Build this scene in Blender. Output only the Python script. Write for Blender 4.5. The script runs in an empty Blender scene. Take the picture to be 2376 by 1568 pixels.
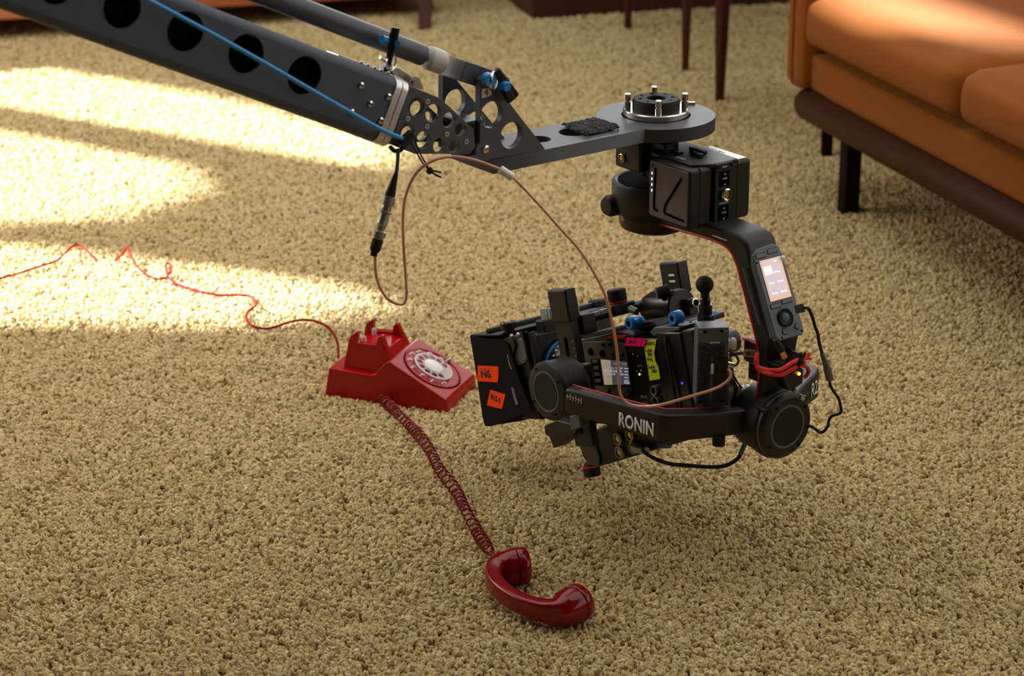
import bpy, bmesh, math, random
from mathutils import Vector, Matrix
from math import radians, sin, cos, pi, tan, atan2, hypot
random.seed(7)
SC = bpy.context.scene
COL = SC.collection

# ---------------------------------------------------------------- camera
PITCH, CAMH, FPX = radians(20), 1.6, 5600.0
cam_d = bpy.data.cameras.new('camera'); cam = bpy.data.objects.new('camera', cam_d); COL.objects.link(cam)
cam.location = (0, 0, CAMH); cam.rotation_euler = (radians(90) - PITCH, 0, 0)
cam_d.sensor_width = 36; cam_d.lens = FPX * 36 / 2376
cam_d.dof.use_dof = True; cam_d.dof.focus_distance = 3.72; cam_d.dof.aperture_fstop = 6.0
cam_d.clip_start = .05
SC.camera = cam
# ---------------------------------------------------------------- sky, sun, window light, exposure
W = bpy.data.worlds.new('daylight'); SC.world = W; W.use_nodes = True
wn = W.node_tree.nodes; bg = wn['Background']
bg.inputs[0].default_value = (1.0, .96, .90, 1); bg.inputs[1].default_value = 0.85
SUN_DIR = Vector((.84, -.54, 0)).normalized(); SUN_EL = radians(26)
SUN_V = (SUN_DIR * cos(SUN_EL) + Vector((0, 0, -sin(SUN_EL)))).normalized()
sd = bpy.data.lights.new('sun', 'SUN'); sd.energy = 32.0; sd.angle = radians(1.6); sd.color = (.90, .95, 1.05)
so = bpy.data.objects.new('sun', sd); COL.objects.link(so); so.rotation_euler = SUN_V.to_track_quat('-Z', 'Y').to_euler(); so.location = (-6, 8, 6)
def area(name, loc, target, sx, sy, e, col):
    l = bpy.data.lights.new(name, 'AREA'); l.shape = 'RECTANGLE'; l.size = sx; l.size_y = sy; l.energy = e; l.color = col
    o = bpy.data.objects.new(name, l); COL.objects.link(o); o.location = loc
    o.rotation_euler = (Vector(target) - Vector(loc)).to_track_quat('-Z', 'Y').to_euler()
    return o
area('window_daylight', (1.2, 9.2, 1.9), (.3, 3.5, .3), 2.6, 1.5, 32, (.92, .96, 1))
area('side_window_daylight', (-3.0, 4.6, 1.7), (.2, 3.7, .2), 2.6, 1.4, 36, (1, .93, .84))
SC.view_settings.view_transform = 'Standard'; SC.view_settings.look = 'None'
SC.view_settings.gamma = 1; SC.view_settings.use_curve_mapping = False
SC.view_settings.exposure = 1.04
SC.cycles.max_bounces = 6; SC.cycles.diffuse_bounces = 3; SC.cycles.glossy_bounces = 3
SC.cycles.use_adaptive_sampling = True

# ---------------------------------------------------------------- frames: a pixel's line of sight cut with a plane of the rig
CAMP = Vector((0, 0, CAMH)); FW = Vector((0, cos(PITCH), -sin(PITCH))); UP = Vector((0, sin(PITCH), cos(PITCH)))
def ray(px, py): return FW + Vector((1, 0, 0)) * ((px - 1188) / FPX) - UP * ((py - 784) / FPX)
def cut(px, py, P, N):
    d = ray(px, py); return CAMP + d * ((P - CAMP).dot(N) / d.dot(N))
class Fr:
    def __init__(s, o, x, y, z): s.o, s.a = Vector(o), (Vector(x).normalized(), Vector(y).normalized(), Vector(z).normalized())
    def w(s, x, y, z): return s.o + s.a[0] * x + s.a[1] * y + s.a[2] * z
    def l(s, p): q = Vector(p) - s.o; return Vector((q.dot(s.a[0]), q.dot(s.a[1]), q.dot(s.a[2])))
    def cut(s, px, py, ax, k): return s.l(cut(px, py, s.o + s.a[ax] * k, s.a[ax]))
    def at(s, x, y, z): return Fr(s.w(x, y, z), *s.a)
    def rot(s, axis, ang):
        m = Matrix.Rotation(ang, 3, s.a[axis]); return Fr(s.o, *(m @ v for v in s.a))
ZZ = Vector((0, 0, 1))
WORLD = Fr((0, 0, 0), (1, 0, 0), (0, 1, 0), ZZ)
R0 = Vector((.21797, 3.55, 0)); RA, RB = Vector((.8, .6, 0)), Vector((-.6, .8, 0))
RIG = Fr(R0, RA, RB, ZZ)                                 # u to the right-rear, v forward (towards the telephone)
TH = radians(16.5)
CF = Fr(RIG.w(0, .01, .26), RA, RB * cos(TH) - ZZ * sin(TH), RB * sin(TH) + ZZ * cos(TH))   # the tilted camera
ZT = .6683                                               # top of the crane's plate

# ---------------------------------------------------------------- materials
def mat(name, col, rough=.5, metal=0., bump=0., bscale=200., vary=0., coat=0., spec=.5, emit=None, es=1., trans=0., alpha=1., sheen=0., stretch=None, vscale=None):
    m = bpy.data.materials.new(name); m.use_nodes = True; nt = m.node_tree; b = nt.nodes['Principled BSDF']
    b.inputs['Base Color'].default_value = (*col, 1); b.inputs['Roughness'].default_value = rough; b.inputs['Metallic'].default_value = metal
    b.inputs['Coat Weight'].default_value = coat; b.inputs['Specular IOR Level'].default_value = spec
    b.inputs['Transmission Weight'].default_value = trans; b.inputs['Alpha'].default_value = alpha; b.inputs['Sheen Weight'].default_value = sheen
    if emit: b.inputs['Emission Color'].default_value = (*emit, 1); b.inputs['Emission Strength'].default_value = es
    tc = nt.nodes.new('ShaderNodeTexCoord'); src = tc.outputs['Object']
    if stretch:
        mp = nt.nodes.new('ShaderNodeMapping'); mp.inputs['Scale'].default_value = stretch; nt.links.new(src, mp.inputs[0]); src = mp.outputs[0]
    n = nt.nodes.new('ShaderNodeTexNoise'); n.inputs['Scale'].default_value = vscale or bscale * .25; n.inputs['Detail'].default_value = 4
    nt.links.new(src, n.inputs['Vector'])
    if vary:
        mx = nt.nodes.new('ShaderNodeMix'); mx.data_type = 'RGBA'; mx.blend_type = 'MIX'
        mx.inputs[6].default_value = (*[c * (1 - vary) for c in col], 1); mx.inputs[7].default_value = (*[min(1, c * (1 + vary)) for c in col], 1)
        nt.links.new(n.outputs['Fac'], mx.inputs[0]); nt.links.new(mx.outputs[2], b.inputs['Base Color'])
    mr = nt.nodes.new('ShaderNodeMapRange'); mr.inputs[3].default_value = max(0, rough - .06); mr.inputs[4].default_value = min(1, rough + .06)
    nt.links.new(n.outputs['Fac'], mr.inputs[0]); nt.links.new(mr.outputs[0], b.inputs['Roughness'])
    if bump:
        n2 = nt.nodes.new('ShaderNodeTexNoise'); n2.inputs['Scale'].default_value = bscale; n2.inputs['Detail'].default_value = 3
        nt.links.new(src, n2.inputs['Vector'])
        bp = nt.nodes.new('ShaderNodeBump'); bp.inputs['Strength'].default_value = bump; bp.inputs['Distance'].default_value = .002
        nt.links.new(n2.outputs['Fac'], bp.inputs['Height']); nt.links.new(bp.outputs[0], b.inputs['Normal'])
    return m
M = dict(
    black=mat('black_plastic', (.0065, .0062, .0060), .5, spec=.4, bump=.15, bscale=900, vary=.15),
    gloss=mat('black_gloss', (.005, .005, .0055), .3, spec=.4),
    rub=mat('black_rubber', (.006, .006, .006), .7, spec=.35, bump=.3, bscale=800),
    powder=mat('powder_coated_black', (.058, .074, .104), .5, bump=.35, bscale=1200, vary=.1),
    anod=mat('black_anodised_lit', (.068, .073, .093), .5, .1, bump=.06, bscale=700, vary=.22),  # lighter copy for parts facing the light; that light is in the colour
    dark=mat('hollow_shade_black', (.002, .002, .002), .95, spec=.05),  # near-black, painted shade for holes and gaps; also black fittings
    screen_body=mat('slate_grey_plastic', (.075, .09, .105), .45, bump=.1, bscale=900),
    plate=mat('worn_plate_shaded', (.036, .040, .046), .5, .1, bump=.06, bscale=700, vary=.3),  # darker copy of the anodised black, its dimmer light put into the colour
    alu=mat('bare_aluminium', (.62, .62, .60), .36, .9, vary=.1),
    steel=mat('stainless_steel', (.66, .65, .62), .22, 1.),
    dsteel=mat('dull_plated_steel', (.38, .37, .33), .4, .85, vary=.25),
    gold=mat('gold_contact', (.75, .52, .20), .3, .9),
    white=mat('white_plastic', (.72, .72, .68), .45),
    knurl=mat('white_knurled_nylon', (.62, .62, .54), .6, bump=.8, bscale=900),
    print_=mat('white_print', (.78, .80, .80), .5),
    grey_print=mat('grey_print', (.34, .34, .34), .5),
    blue=mat('blue_plastic', (.008, .20, .60), .35, vary=.1),
    bluecable=mat('blue_cable_jacket', (.015, .26, .68), .35),
    navy=mat('dark_blue_jacket', (.01, .08, .14), .4),
    red=mat('red_trim', (.62, .015, .012), .4),
    redcord=mat('red_braided_cord', (.72, .01, .008), .6, bump=.8, bscale=1500),
    orange=mat('fluorescent_orange_tape', (1, .07, .006), .8, spec=.1),
    pink=mat('fluorescent_pink_tape', (1, .004, .17), .8, spec=.1),
    yellow=mat('fluorescent_yellow_tape', (.66, .78, .01), .8, spec=.1),
    ink=mat('marker_ink', (.008, .004, .004), .6),
    coax=mat('copper_brown_coax', (.60, .27, .18), .3, coat=.4),
    velcro=mat('black_velcro', (.030, .031, .033), .95, bump=1., bscale=700, vary=.6),
    phone=mat('red_phone_plastic', (.33, .0008, .0016), .28, vary=.04, spec=.3),
    phone2=mat('red_handset_plastic', (.19, .0010, .0026), .17, vary=.04, spec=.36),
    phonecord=mat('red_vinyl_cord', (.22, .006, .012), .28),
    linecord=mat('red_line_cord', (.20, .006, .006), .8, spec=.03),
    cream=mat('cream_print', (.80, .72, .62), .5),
    card=mat('dial_card', (.70, .70, .64), .5, vary=.06),
    clear=mat('clear_finger_wheel', (.80, .76, .78), .12, alpha=.45),
    fabric=mat('orange_upholstery', (.25, .072, .007), .9, bump=.6, bscale=1400, vary=.12, spec=.12, sheen=.05, vscale=90),
    rail=mat('walnut_wood', (.040, .0135, .0045), .5, spec=.14, vary=.35, stretch=(8, 1, 8), bscale=60, bump=.05),
    legw=mat('dark_leg_wood', (.007, .003, .002), .6, spec=.1),
    teak=mat('teak_wood', (.32, .085, .025), .45, vary=.3, stretch=(1, 10, 10), bscale=40),
    mahog=mat('mahogany_wood', (.055, .012, .004), .45, spec=.2, vary=.3, stretch=(10, 10, 1), bscale=40),
    maroon=mat('dark_maroon_lacquer', (.045, .008, .006), .45, vary=.2),
    wall=mat('wall_paint', (.10, .085, .065), .9, vary=.05, vscale=3),
    lens=mat('lens_glass', (.01, .01, .02), .05, coat=1),
)
def tuft_mat():
    m = bpy.data.materials.new('beige_wool_pile'); m.use_nodes = True; nt = m.node_tree; b = nt.nodes['Principled BSDF']
    b.inputs['Roughness'].default_value = .95; b.inputs['Specular IOR Level'].default_value = .1
    b.inputs['Sheen Weight'].default_value = .15
    oi = nt.nodes.new('ShaderNodeObjectInfo'); cr = nt.nodes.new('ShaderNodeValToRGB')
    e = cr.color_ramp.elements
    e[0].position = 0; e[0].color = (.27, .172, .062, 1); e[1].position = 1; e[1].color = (.83, .67, .36, 1)
    x = e.new(.15); x.color = (.67, .505, .232, 1)
    nt.links.new(oi.outputs['Random'], cr.inputs[0])
    tc = nt.nodes.new('ShaderNodeTexCoord'); n1 = nt.nodes.new('ShaderNodeTexNoise'); n1.inputs['Scale'].default_value = 900; n1.inputs['Detail'].default_value = 3; nt.links.new(tc.outputs['Object'], n1.inputs['Vector'])
    mp = nt.nodes.new('ShaderNodeMapRange'); mp.inputs[1].default_value = .35; mp.inputs[2].default_value = .65; mp.inputs[3].default_value = .62; mp.inputs[4].default_value = 1.18; nt.links.new(n1.outputs['Fac'], mp.inputs[0])
    mx = nt.nodes.new('ShaderNodeMix'); mx.data_type = 'RGBA'; mx.blend_type = 'MULTIPLY'; mx.inputs[0].default_value = 1; nt.links.new(cr.outputs[0], mx.inputs[6]); nt.links.new(mp.outputs[0], mx.inputs[7]); nt.links.new(mx.outputs[2], b.inputs['Base Color'])
    bp = nt.nodes.new('ShaderNodeBump'); bp.inputs['Strength'].default_value = .9; bp.inputs['Distance'].default_value = .0012; nt.links.new(n1.outputs['Fac'], bp.inputs['Height']); nt.links.new(bp.outputs[0], b.inputs['Normal'])
    return m
M['tuft'] = tuft_mat()
M['backing'] = mat('carpet_backing', (.24, .16, .065), .95, vary=.3, bscale=400)

# ---------------------------------------------------------------- mesh builders
class Mb:
    def __init__(s): s.b = bmesh.new()
    def face(s, vs):
        try: return s.b.faces.new(vs)
        except ValueError: return None
    def box(s, f, x0, x1, y0, y1, z0, z1):
        v = [s.b.verts.new(f.w(x, y, z)) for z in (z0, z1) for y in (y0, y1) for x in (x0, x1)]
        for q in ((0, 2, 3, 1), (4, 5, 7, 6), (0, 1, 5, 4), (2, 6, 7, 3), (0, 4, 6, 2), (1, 3, 7, 5)): s.face([v[i] for i in q])
        return s
    def hull(s, a, b):                                   # two matching loops of world points joined into a solid
        n = len(a); va = [s.b.verts.new(p) for p in a]; vb = [s.b.verts.new(p) for p in b]
        s.face(va[::-1]); s.face(vb)
        for i in range(n): j = (i + 1) % n; s.face([va[i], va[j], vb[j], vb[i]])
        return s
    def prism(s, f, pts, ax, t0, t1, holes=()):          # outline in the two other axes of frame f, extruded along ax
        o = [i for i in range(3) if i != ax]
        def P(p, t):
            c = [0, 0, 0]; c[o[0]], c[o[1]], c[ax] = p[0], p[1], t; return f.w(*c)
        loops = [list(pts)] + [list(h) for h in holes]
        caps = []
        for t in (t0, t1):
            vl, es = [], []
            for L in loops:
                vs = [s.b.verts.new(P(p, t)) for p in L]; vl.append(vs)
                es += [s.b.edges.new((vs[i], vs[(i + 1) % len(vs)])) for i in range(len(vs))]
            if len(loops) == 1: s.face(vl[0])
            else: bmesh.ops.triangle_fill(s.b, use_beauty=True, use_dissolve=False, edges=es)
            caps.append(vl)
        for A_, B_ in zip(*caps):
            n = len(A_)
            for i in range(n): j = (i + 1) % n; s.face([A_[i], A_[j], B_[j], B_[i]])
        return s
    def lathe(s, f, prof, ax=2, n=32, c=(0, 0), sx=1.):  # prof: (radius, position along ax); c: centre in the other two
        o = [i for i in range(3) if i != ax]; rings = []
        for r, t in prof:
            ring = []
            for k in range(n):
                a = 2 * pi * k / n; p = [0, 0, 0]; p[o[0]] = c[0] + max(r, 1e-5) * cos(a) * sx; p[o[1]] = c[1] + max(r, 1e-5) * sin(a); p[ax] = t
                ring.append(s.b.verts.new(f.w(*p)))
            rings.append(ring)
        for A_, B_ in zip(rings, rings[1:]):
            for k in range(n): s.face([A_[k], A_[(k + 1) % n], B_[(k + 1) % n], B_[k]])
        s.face(rings[0]); s.face(rings[-1]); return s
    def cyl(s, f, r, t0, t1, ax=2, c=(0, 0), n=24): return s.lathe(f, [(r, t0), (r, t1)], ax, n, c)
    def rod(s, p, q, r, r2=None, n=12):
        d = (Vector(q) - Vector(p)); L = d.length; z = d.normalized(); x = z.orthogonal().normalized()
        return s.lathe(Fr(p, x, z.cross(x), z), [(r, 0), (r if r2 is None else r2, L)], 2, n)
    def tube(s, pts, r, n=8, closed=False, flat=1.):
        pts = [Vector(p) for p in pts]; N = len(pts); up = None; rings = []
        for i, p in enumerate(pts):
            t = (pts[min(i + 1, N - 1)] - pts[max(i - 1, 0)]).normalized()
            if up is None: up = t.orthogonal().normalized() if abs(t.z) > .9 else (ZZ - t * ZZ.dot(t)).normalized()
            else: up = (up - t * up.dot(t)).normalized()
            sd_ = t.cross(up); rr = r[i] if isinstance(r, (list, tuple)) else r
            rings.append([s.b.verts.new(p + up * cos(2 * pi * k / n) * rr * flat + sd_ * sin(2 * pi * k / n) * rr) for k in range(n)])
        for A_, B_ in zip(rings, rings[1:]):
            for k in range(n): s.face([A_[k], A_[(k + 1) % n], B_[(k + 1) % n], B_[k]])
        if not closed: s.face(rings[0]); s.face(rings[-1])
        return s
    def ball(s, c, r, n=16): 
        bmesh.ops.create_uvsphere(s.b, u_segments=n, v_segments=n // 2 + 2, radius=r, matrix=Matrix.Translation(Vector(c))); return s
    def torus(s, f, R, r, ax=2, c=(0, 0), t=0, n=28):
        o = [i for i in range(3) if i != ax]; pts = []
        for k in range(n + 1):
            a = 2 * pi * k / n; p = [0, 0, 0]; p[o[0]] = c[0] + R * cos(a); p[o[1]] = c[1] + R * sin(a); p[ax] = t; pts.append(f.w(*p))
        return s.tube(pts, r, 6)
def smooth(pts, k=6):                                    # Catmull-Rom through the points
    P = [Vector(p) for p in pts]; P = [P[0] * 2 - P[1]] + P + [P[-1] * 2 - P[-2]]; out = []
    for i in range(1, len(P) - 2):
        for j in range(k):
            t = j / k; a, b, c, d = P[i - 1:i + 3]
            out.append(.5 * ((2 * b) + (c - a) * t + (2 * a - 5 * b + 4 * c - d) * t * t + (3 * b - a - 3 * c + d) * t ** 3))
    out.append(P[-2]); return out
def circ(cx, cy, r, n=28, sy=1.): return [(cx + r * cos(2 * pi * k / n), cy + r * sy * sin(2 * pi * k / n)) for k in range(n)]
def rrect(x0, x1, y0, y1, r, k=5):
    out = []
    for cx, cy, a0 in ((x1 - r, y1 - r, 0), (x0 + r, y1 - r, 90), (x0 + r, y0 + r, 180), (x1 - r, y0 + r, 270)):
        out += [(cx + r * cos(radians(a0 + 90 * j / k)), cy + r * sin(radians(a0 + 90 * j / k))) for j in range(k + 1)]
    return out
def origin_of(o):
    v = Vector(o.location)
    while o.parent: o = o.parent; v = v + Vector(o.location)
    return v
def obj(name, mb, m, parent=None, bevel=0, seg=2, ang=35, loc=None, flat=False, label=None):
    bm = mb.b; bmesh.ops.remove_doubles(bm, verts=bm.verts, dist=1e-6); bmesh.ops.recalc_face_normals(bm, faces=bm.faces)
    base = origin_of(parent) if parent else Vector(loc if loc is not None else (0, 0, 0))
    bmesh.ops.translate(bm, verts=bm.verts, vec=-base)
    me = bpy.data.meshes.new(name); bm.to_mesh(me); bm.free()
    me.materials.append(M[m] if isinstance(m, str) else m)
    if not flat:
        me.polygons.foreach_set('use_smooth', [True] * len(me.polygons)); me.set_sharp_from_angle(angle=radians(ang))
    o = bpy.data.objects.new(name, me); COL.objects.link(o)
    if parent: o.parent = parent
    else: o.location = base
    if bevel:
        bv = o.modifiers.new('bevel', 'BEVEL'); bv.width = bevel; bv.segments = seg; bv.limit_method = 'ANGLE'; bv.angle_limit = radians(ang)
    if label: o['label'] = label
    return o
def thing(name, label, cat, loc, group=None):
    o = bpy.data.objects.new(name, None); COL.objects.link(o); o.location = loc; o.empty_display_size = .05
    o['label'] = label; o['category'] = cat
    if group: o['group'] = group
    return o
def tag(o, label, cat, group=None):
    o['label'] = label; o['category'] = cat
    if group: o['group'] = group
    return o
def text(name, s, m, parent, O, X, Y, width=None, height=None, thick=.0004, bold=0, lift=.0006, spacing=1., label=None):
    """words lying on the plane through O; X along the line, Y up the letters; fitted to the given width and height"""
    O, X, Y = Vector(O), Vector(X).normalized(), Vector(Y); Y = (Y - X * Y.dot(X)).normalized(); N = X.cross(Y)
    c = bpy.data.curves.new(name, 'FONT'); c.body = s; c.size = 1; c.offset = bold; c.space_character = spacing; c.resolution_u = 3
    t = bpy.data.objects.new('t', c); COL.objects.link(t); bpy.context.view_layer.update()
    me = bpy.data.meshes.new_from_object(t.evaluated_get(bpy.context.evaluated_depsgraph_get()))
    bpy.data.objects.remove(t); bpy.data.curves.remove(c)
    bm = bmesh.new(); bm.from_mesh(me); bpy.data.meshes.remove(me)
    xs = [v.co.x for v in bm.verts]; ys = [v.co.y for v in bm.verts]
    x0, x1, y0, y1 = min(xs), max(xs), min(ys), max(ys)
    kx = (width / (x1 - x0)) if width else height / (y1 - y0); ky = (height / (y1 - y0)) if height else kx
    r = bmesh.ops.extrude_face_region(bm, geom=bm.faces[:])
    for v in [g for g in r['geom'] if isinstance(g, bmesh.types.BMVert)]: v.co.z = thick
    for v in bm.verts: v.co = O + X * ((v.co.x - x0) * kx) + Y * ((v.co.y - y0) * ky) + N * (v.co.z + lift)
    mb = Mb(); mb.b.free(); mb.b = bm
    return obj(name, mb, m, parent, flat=True, label=label)
def quad_slab(mb, f, pxs, ax, k, t):                     # a thin slab whose outline is seen at the given pixels on plane ax=k
    o = [i for i in range(3) if i != ax]
    pts = [f.cut(x, y, ax, k) for x, y in pxs]
    mb.prism(f, [(p[o[0]], p[o[1]]) for p in pts], ax, k, k + t)
    return mb
def trace(f, pxs, ax, k):
    o = [i for i in range(3) if i != ax]; return [(lambda p: (p[o[0]], p[o[1]]))(f.cut(x, y, ax, k)) for x, y in pxs]

# ================================================================ SETTING
FLOOR = -.014                                            # backing of the carpet; the pile's tips end about z = 0
def struct(o): o['kind'] = 'structure'; return o
struct(obj('floor', Mb().box(WORLD, -3.4, 3.6, -1.6, 10.2, FLOOR - .05, FLOOR), 'backing', flat=True))
def on_wall(p):                                          # follow the sunbeam that ends at p back to the left wall
    t = (p.x + 3.2) / SUN_V.x; q = p - SUN_V * t; return (q.y, q.z)
patches = [
    [(-1.9, 7.02), (-1.45, 6.74), (-.72, 6.27), (-.25, 5.83), (-.30, 5.58), (-.67, 5.80), (-1.35, 6.20), (-1.9, 6.45)],
    [(-1.9, 6.24), (-1.3, 5.97), (-.76, 5.63), (-.70, 5.42), (-.88, 5.2), (-1.15, 5.16), (-1.9, 5.18)],
    [(-1.8, 5.16), (-1.11, 5.02), (-.82, 4.92), (-.32, 4.72), (-.22, 4.62), (-.5, 4.49), (-1.01, 4.50), (-1.8, 4.5)]]
gaps = [[on_wall(Vector((x, y, 0))) for x, y in p] for p in patches]
gaps.append([on_wall(cut(px, py, Vector((0, 0, .482)), ZZ)) for px, py in ((1940, -12), (2040, 36), (2160, 64), (2300, 94), (2440, 122), (2450, 108), (2340, 60), (2220, 18), (2100, -24), (1980, -50))])
struct(obj('wall_left', Mb().prism(WORLD, [(-1.6, FLOOR), (12.6, FLOOR), (12.6, 4.6), (-1.6, 4.6)], 0, -3.24, -3.2, holes=gaps), 'wall', flat=True))  # unseen; openings shaped to throw the sun patches on carpet and sofa
struct(obj('wall_back', Mb().prism(WORLD, [(-3.2, FLOOR), (3.4, FLOOR), (3.4, 3.0), (-3.2, 3.0)], 1, 9.6, 9.7, holes=[[(-.2, 1.1), (2.6, 1.1), (2.6, 2.7), (-.2, 2.7)]]), 'wall', flat=True))
struct(obj('wall_right', Mb().box(WORLD, 3.3, 3.4, -1.6, 9.7, FLOOR, 3.0), 'wall', flat=True))
struct(obj('wall_front', Mb().box(WORLD, -3.2, 3.4, -1.6, -1.5, FLOOR, 3.0), 'wall', flat=True))  # unseen, added behind the camera to keep viewer-facing sides dark

struct(obj('shade_ceiling', Mb().prism(WORLD, [(-3.2, -1.6), (3.4, -1.6), (3.4, 9.7), (-3.2, 9.7)], 2, 3.0, 3.1, holes=[[(-2.9, 2.6), (3.1, 2.6), (3.1, 6.9), (-2.9, 6.9)]]), 'wall', flat=True))  # unseen slab added to block sky light at both ends, open between

# carpet pile: individual wool tufts (nobody could count them)
rng = random.Random(3); pts = []; y = 2.55
while y < 8.9:
    sp = .0067 + .0006 * max(0, y - 4); hw = .24 * y + .50; x = -hw + rng.random() * sp
    while x < hw:
        if rng.random() > .05: pts.append((x + rng.uniform(-.42, .42) * sp, y + rng.uniform(-.42, .42) * sp, FLOOR + .0065 + rng.uniform(-.0036, .0024) + .0018 * sin(x * 31 + 3 * sin(y * 17)) * sin(y * 37 + 2 * sin(x * 23))))
        x += sp
    y += sp * .88
me = bpy.data.meshes.new('carpet_pile'); me.vertices.add(len(pts)); me.vertices.foreach_set('co', [c for p in pts for c in p])
pile = bpy.data.objects.new('carpet_pile', me); COL.objects.link(pile)
tag(pile, 'beige looped wool pile of the wall-to-wall carpet', 'carpet'); pile['kind'] = 'stuff'
ng = bpy.data.node_groups.new('tufts', 'GeometryNodeTree')
ng.interface.new_socket('Geometry', in_out='INPUT', socket_type='NodeSocketGeometry'); ng.interface.new_socket('Geometry', in_out='OUTPUT', socket_type='NodeSocketGeometry')
N = ng.nodes.new; L = ng.links.new
gi, go = N('NodeGroupInput'), N('NodeGroupOutput')
jn = N('GeometryNodeJoinGeometry')
for k in range(4):                                       # four shapes of tuft: a soft lump roughened by yarn ends
    ico = N('GeometryNodeMeshIcoSphere'); ico.inputs['Radius'].default_value = .0043; ico.inputs['Subdivisions'].default_value = 4
    prev = ico.outputs[0]
    for sc_, am in ((170, .0060), (700, .0026)):
        sp_ = N('GeometryNodeSetPosition'); nz = N('ShaderNodeTexNoise'); nz.noise_dimensions = '4D'; nz.inputs['W'].default_value = k * 3.7; nz.inputs['Scale'].default_value = sc_; nz.inputs['Detail'].default_value = 1.5
        vs = N('ShaderNodeVectorMath'); vs.operation = 'SUBTRACT'; vs.inputs[1].default_value = (.5, .5, .5)
        vm = N('ShaderNodeVectorMath'); vm.operation = 'SCALE'; vm.inputs['Scale'].default_value = am
        L(nz.outputs['Color'], vs.inputs[0]); L(vs.outputs[0], vm.inputs[0]); L(prev, sp_.inputs['Geometry']); L(vm.outputs[0], sp_.inputs['Offset']); prev = sp_.outputs[0]
    ss = N('GeometryNodeSetShadeSmooth'); L(prev, ss.inputs[0]); sm = N('GeometryNodeSetMaterial'); sm.inputs['Material'].default_value = M['tuft']; L(ss.outputs[0], sm.inputs[0])
    gti = N('GeometryNodeGeometryToInstance'); L(sm.outputs[0], gti.inputs[0]); L(gti.outputs[0], jn.inputs[0])
iop = N('GeometryNodeInstanceOnPoints'); L(gi.outputs[0], iop.inputs['Points']); L(jn.outputs[0], iop.inputs['Instance']); iop.inputs['Pick Instance'].default_value = True
rr = N('FunctionNodeRandomValue'); rr.data_type = 'FLOAT_VECTOR'; rr.inputs[0].default_value = (-.5, -.5, 0); rr.inputs[1].default_value = (.5, .5, 6.283)
rs = N('FunctionNodeRandomValue'); rs.data_type = 'FLOAT_VECTOR'; rs.inputs[0].default_value = (.66, .66, .85); rs.inputs[1].default_value = (1.08, 1.08, 1.6); rs.inputs['Seed'].default_value = 5
L(rr.outputs[0], iop.inputs['Rotation']); L(rs.outputs[0], iop.inputs['Scale']); L(iop.outputs[0], go.inputs[0])
me.materials.append(M['tuft'])
md = pile.modifiers.new('tufts', 'NODES'); md.node_group = ng

# ================================================================ FURNITURE AT THE BACK
SF = Fr((.6478, 5.4171, 0), (.32318, -.94634, 0), (.94634, .32318, 0), ZZ)   # s along the front towards us, n into the seat
def rbox(mb, f, x0, x1, y0, y1, z0, z1, r=.03, puff=0, n=14, px=0):
    """a soft box: rounded edges, optionally crowned on top and in front"""
    bm2 = bmesh.new(); bmesh.ops.create_cube(bm2, size=2); bmesh.ops.subdivide_edges(bm2, edges=bm2.edges, cuts=n, use_grid_fill=True)
    hx, hy, hz = (x1 - x0) / 2, (y1 - y0) / 2, (z1 - z0) / 2; mp = {}
    for v in bm2.verts:
        c = v.co; p = Vector((c.x * hx, c.y * hy, c.z * hz))
        q = Vector((max(-hx + r, min(hx - r, p.x)), max(-hy + r, min(hy - r, p.y)), max(-hz + r, min(hz - r, p.z))))
        d = p - q
        if d.length > 1e-7: p = q + d.normalized() * r
        w = (1 - c.x ** 4) * (1 - c.y ** 4)
        if c.z > 0: p.z += puff * w * c.z
        if c.y < 0: p.y += px * (1 - c.x ** 4) * (1 - c.z ** 2) * c.y
        mp[v] = mb.b.verts.new(f.w(x0 + hx + p.x, y0 + hy + p.y, z0 + hz + p.z))
    for fc in bm2.faces: mb.face([mp[v] for v in fc.verts])
    bm2.free(); return mb
sofa = thing('sofa', 'orange upholstered sofa on a dark walnut rail and square legs', 'sofa', SF.w(.9, .35, FLOOR))
m = Mb(); m.lathe(SF.at(0, .035, .205), [(.001, -.012), (.022, -.008), (.034, .002), (.0395, .02), (.0395, 1.99), (.034, 2.0), (.001, 2.01)], 0, 28)
obj('front_rail', m, 'rail', sofa, ang=60)
obj('back_rail', Mb().lathe(SF.at(0, .70, .205), [(.03, 0), (.0395, .02), (.0395, 1.99), (.03, 2.0)], 0, 20), 'rail', sofa)
for s, n in ((.196, .055), (1.8, .055), (.35, .68), (1.8, .68)): obj('leg', Mb().box(SF, s - .019, s + .019, n - .019, n + .019, FLOOR, .20), 'legw', sofa, bevel=.003)
obj('seat_base', rbox(Mb(), SF, .035, 1.96, .016, .74, .238, .336, .022), 'fabric', sofa, ang=80)
for s0, s1 in ((.055, .765), (.770, 1.36), (1.365, 1.95)): obj('seat_cushion', rbox(Mb(), SF, s0, s1, -.012, .66, .352, .464, .034, puff=.022, px=.016, n=20), 'fabric', sofa, ang=80)
m = rbox(Mb(), SF, -.055, .052, -.005, .76, .235, .57, .035, n=12)
m2 = obj('armrest', m, 'fabric', sofa, ang=80)
obj('armrest_piping', Mb().tube([SF.w(.0, -.006, .26), SF.w(.0, -.0075, .40), SF.w(0, -.006, .62)], .0035), 'fabric', sofa)
obj('armrest', rbox(Mb(), SF, 1.955, 2.06, -.005, .76, .235, .64, .035, n=10), 'fabric', sofa, ang=80)
for s0, s1 in ((.055, .765), (.770, 1.36), (1.365, 1.95)): obj('back_cushion', rbox(Mb(), SF.at(0, .46, .462).rot(0, radians(-10)), s0, s1, 0, .16, 0, .36, .05, px=.03, n=14), 'fabric', sofa, ang=80)

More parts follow.
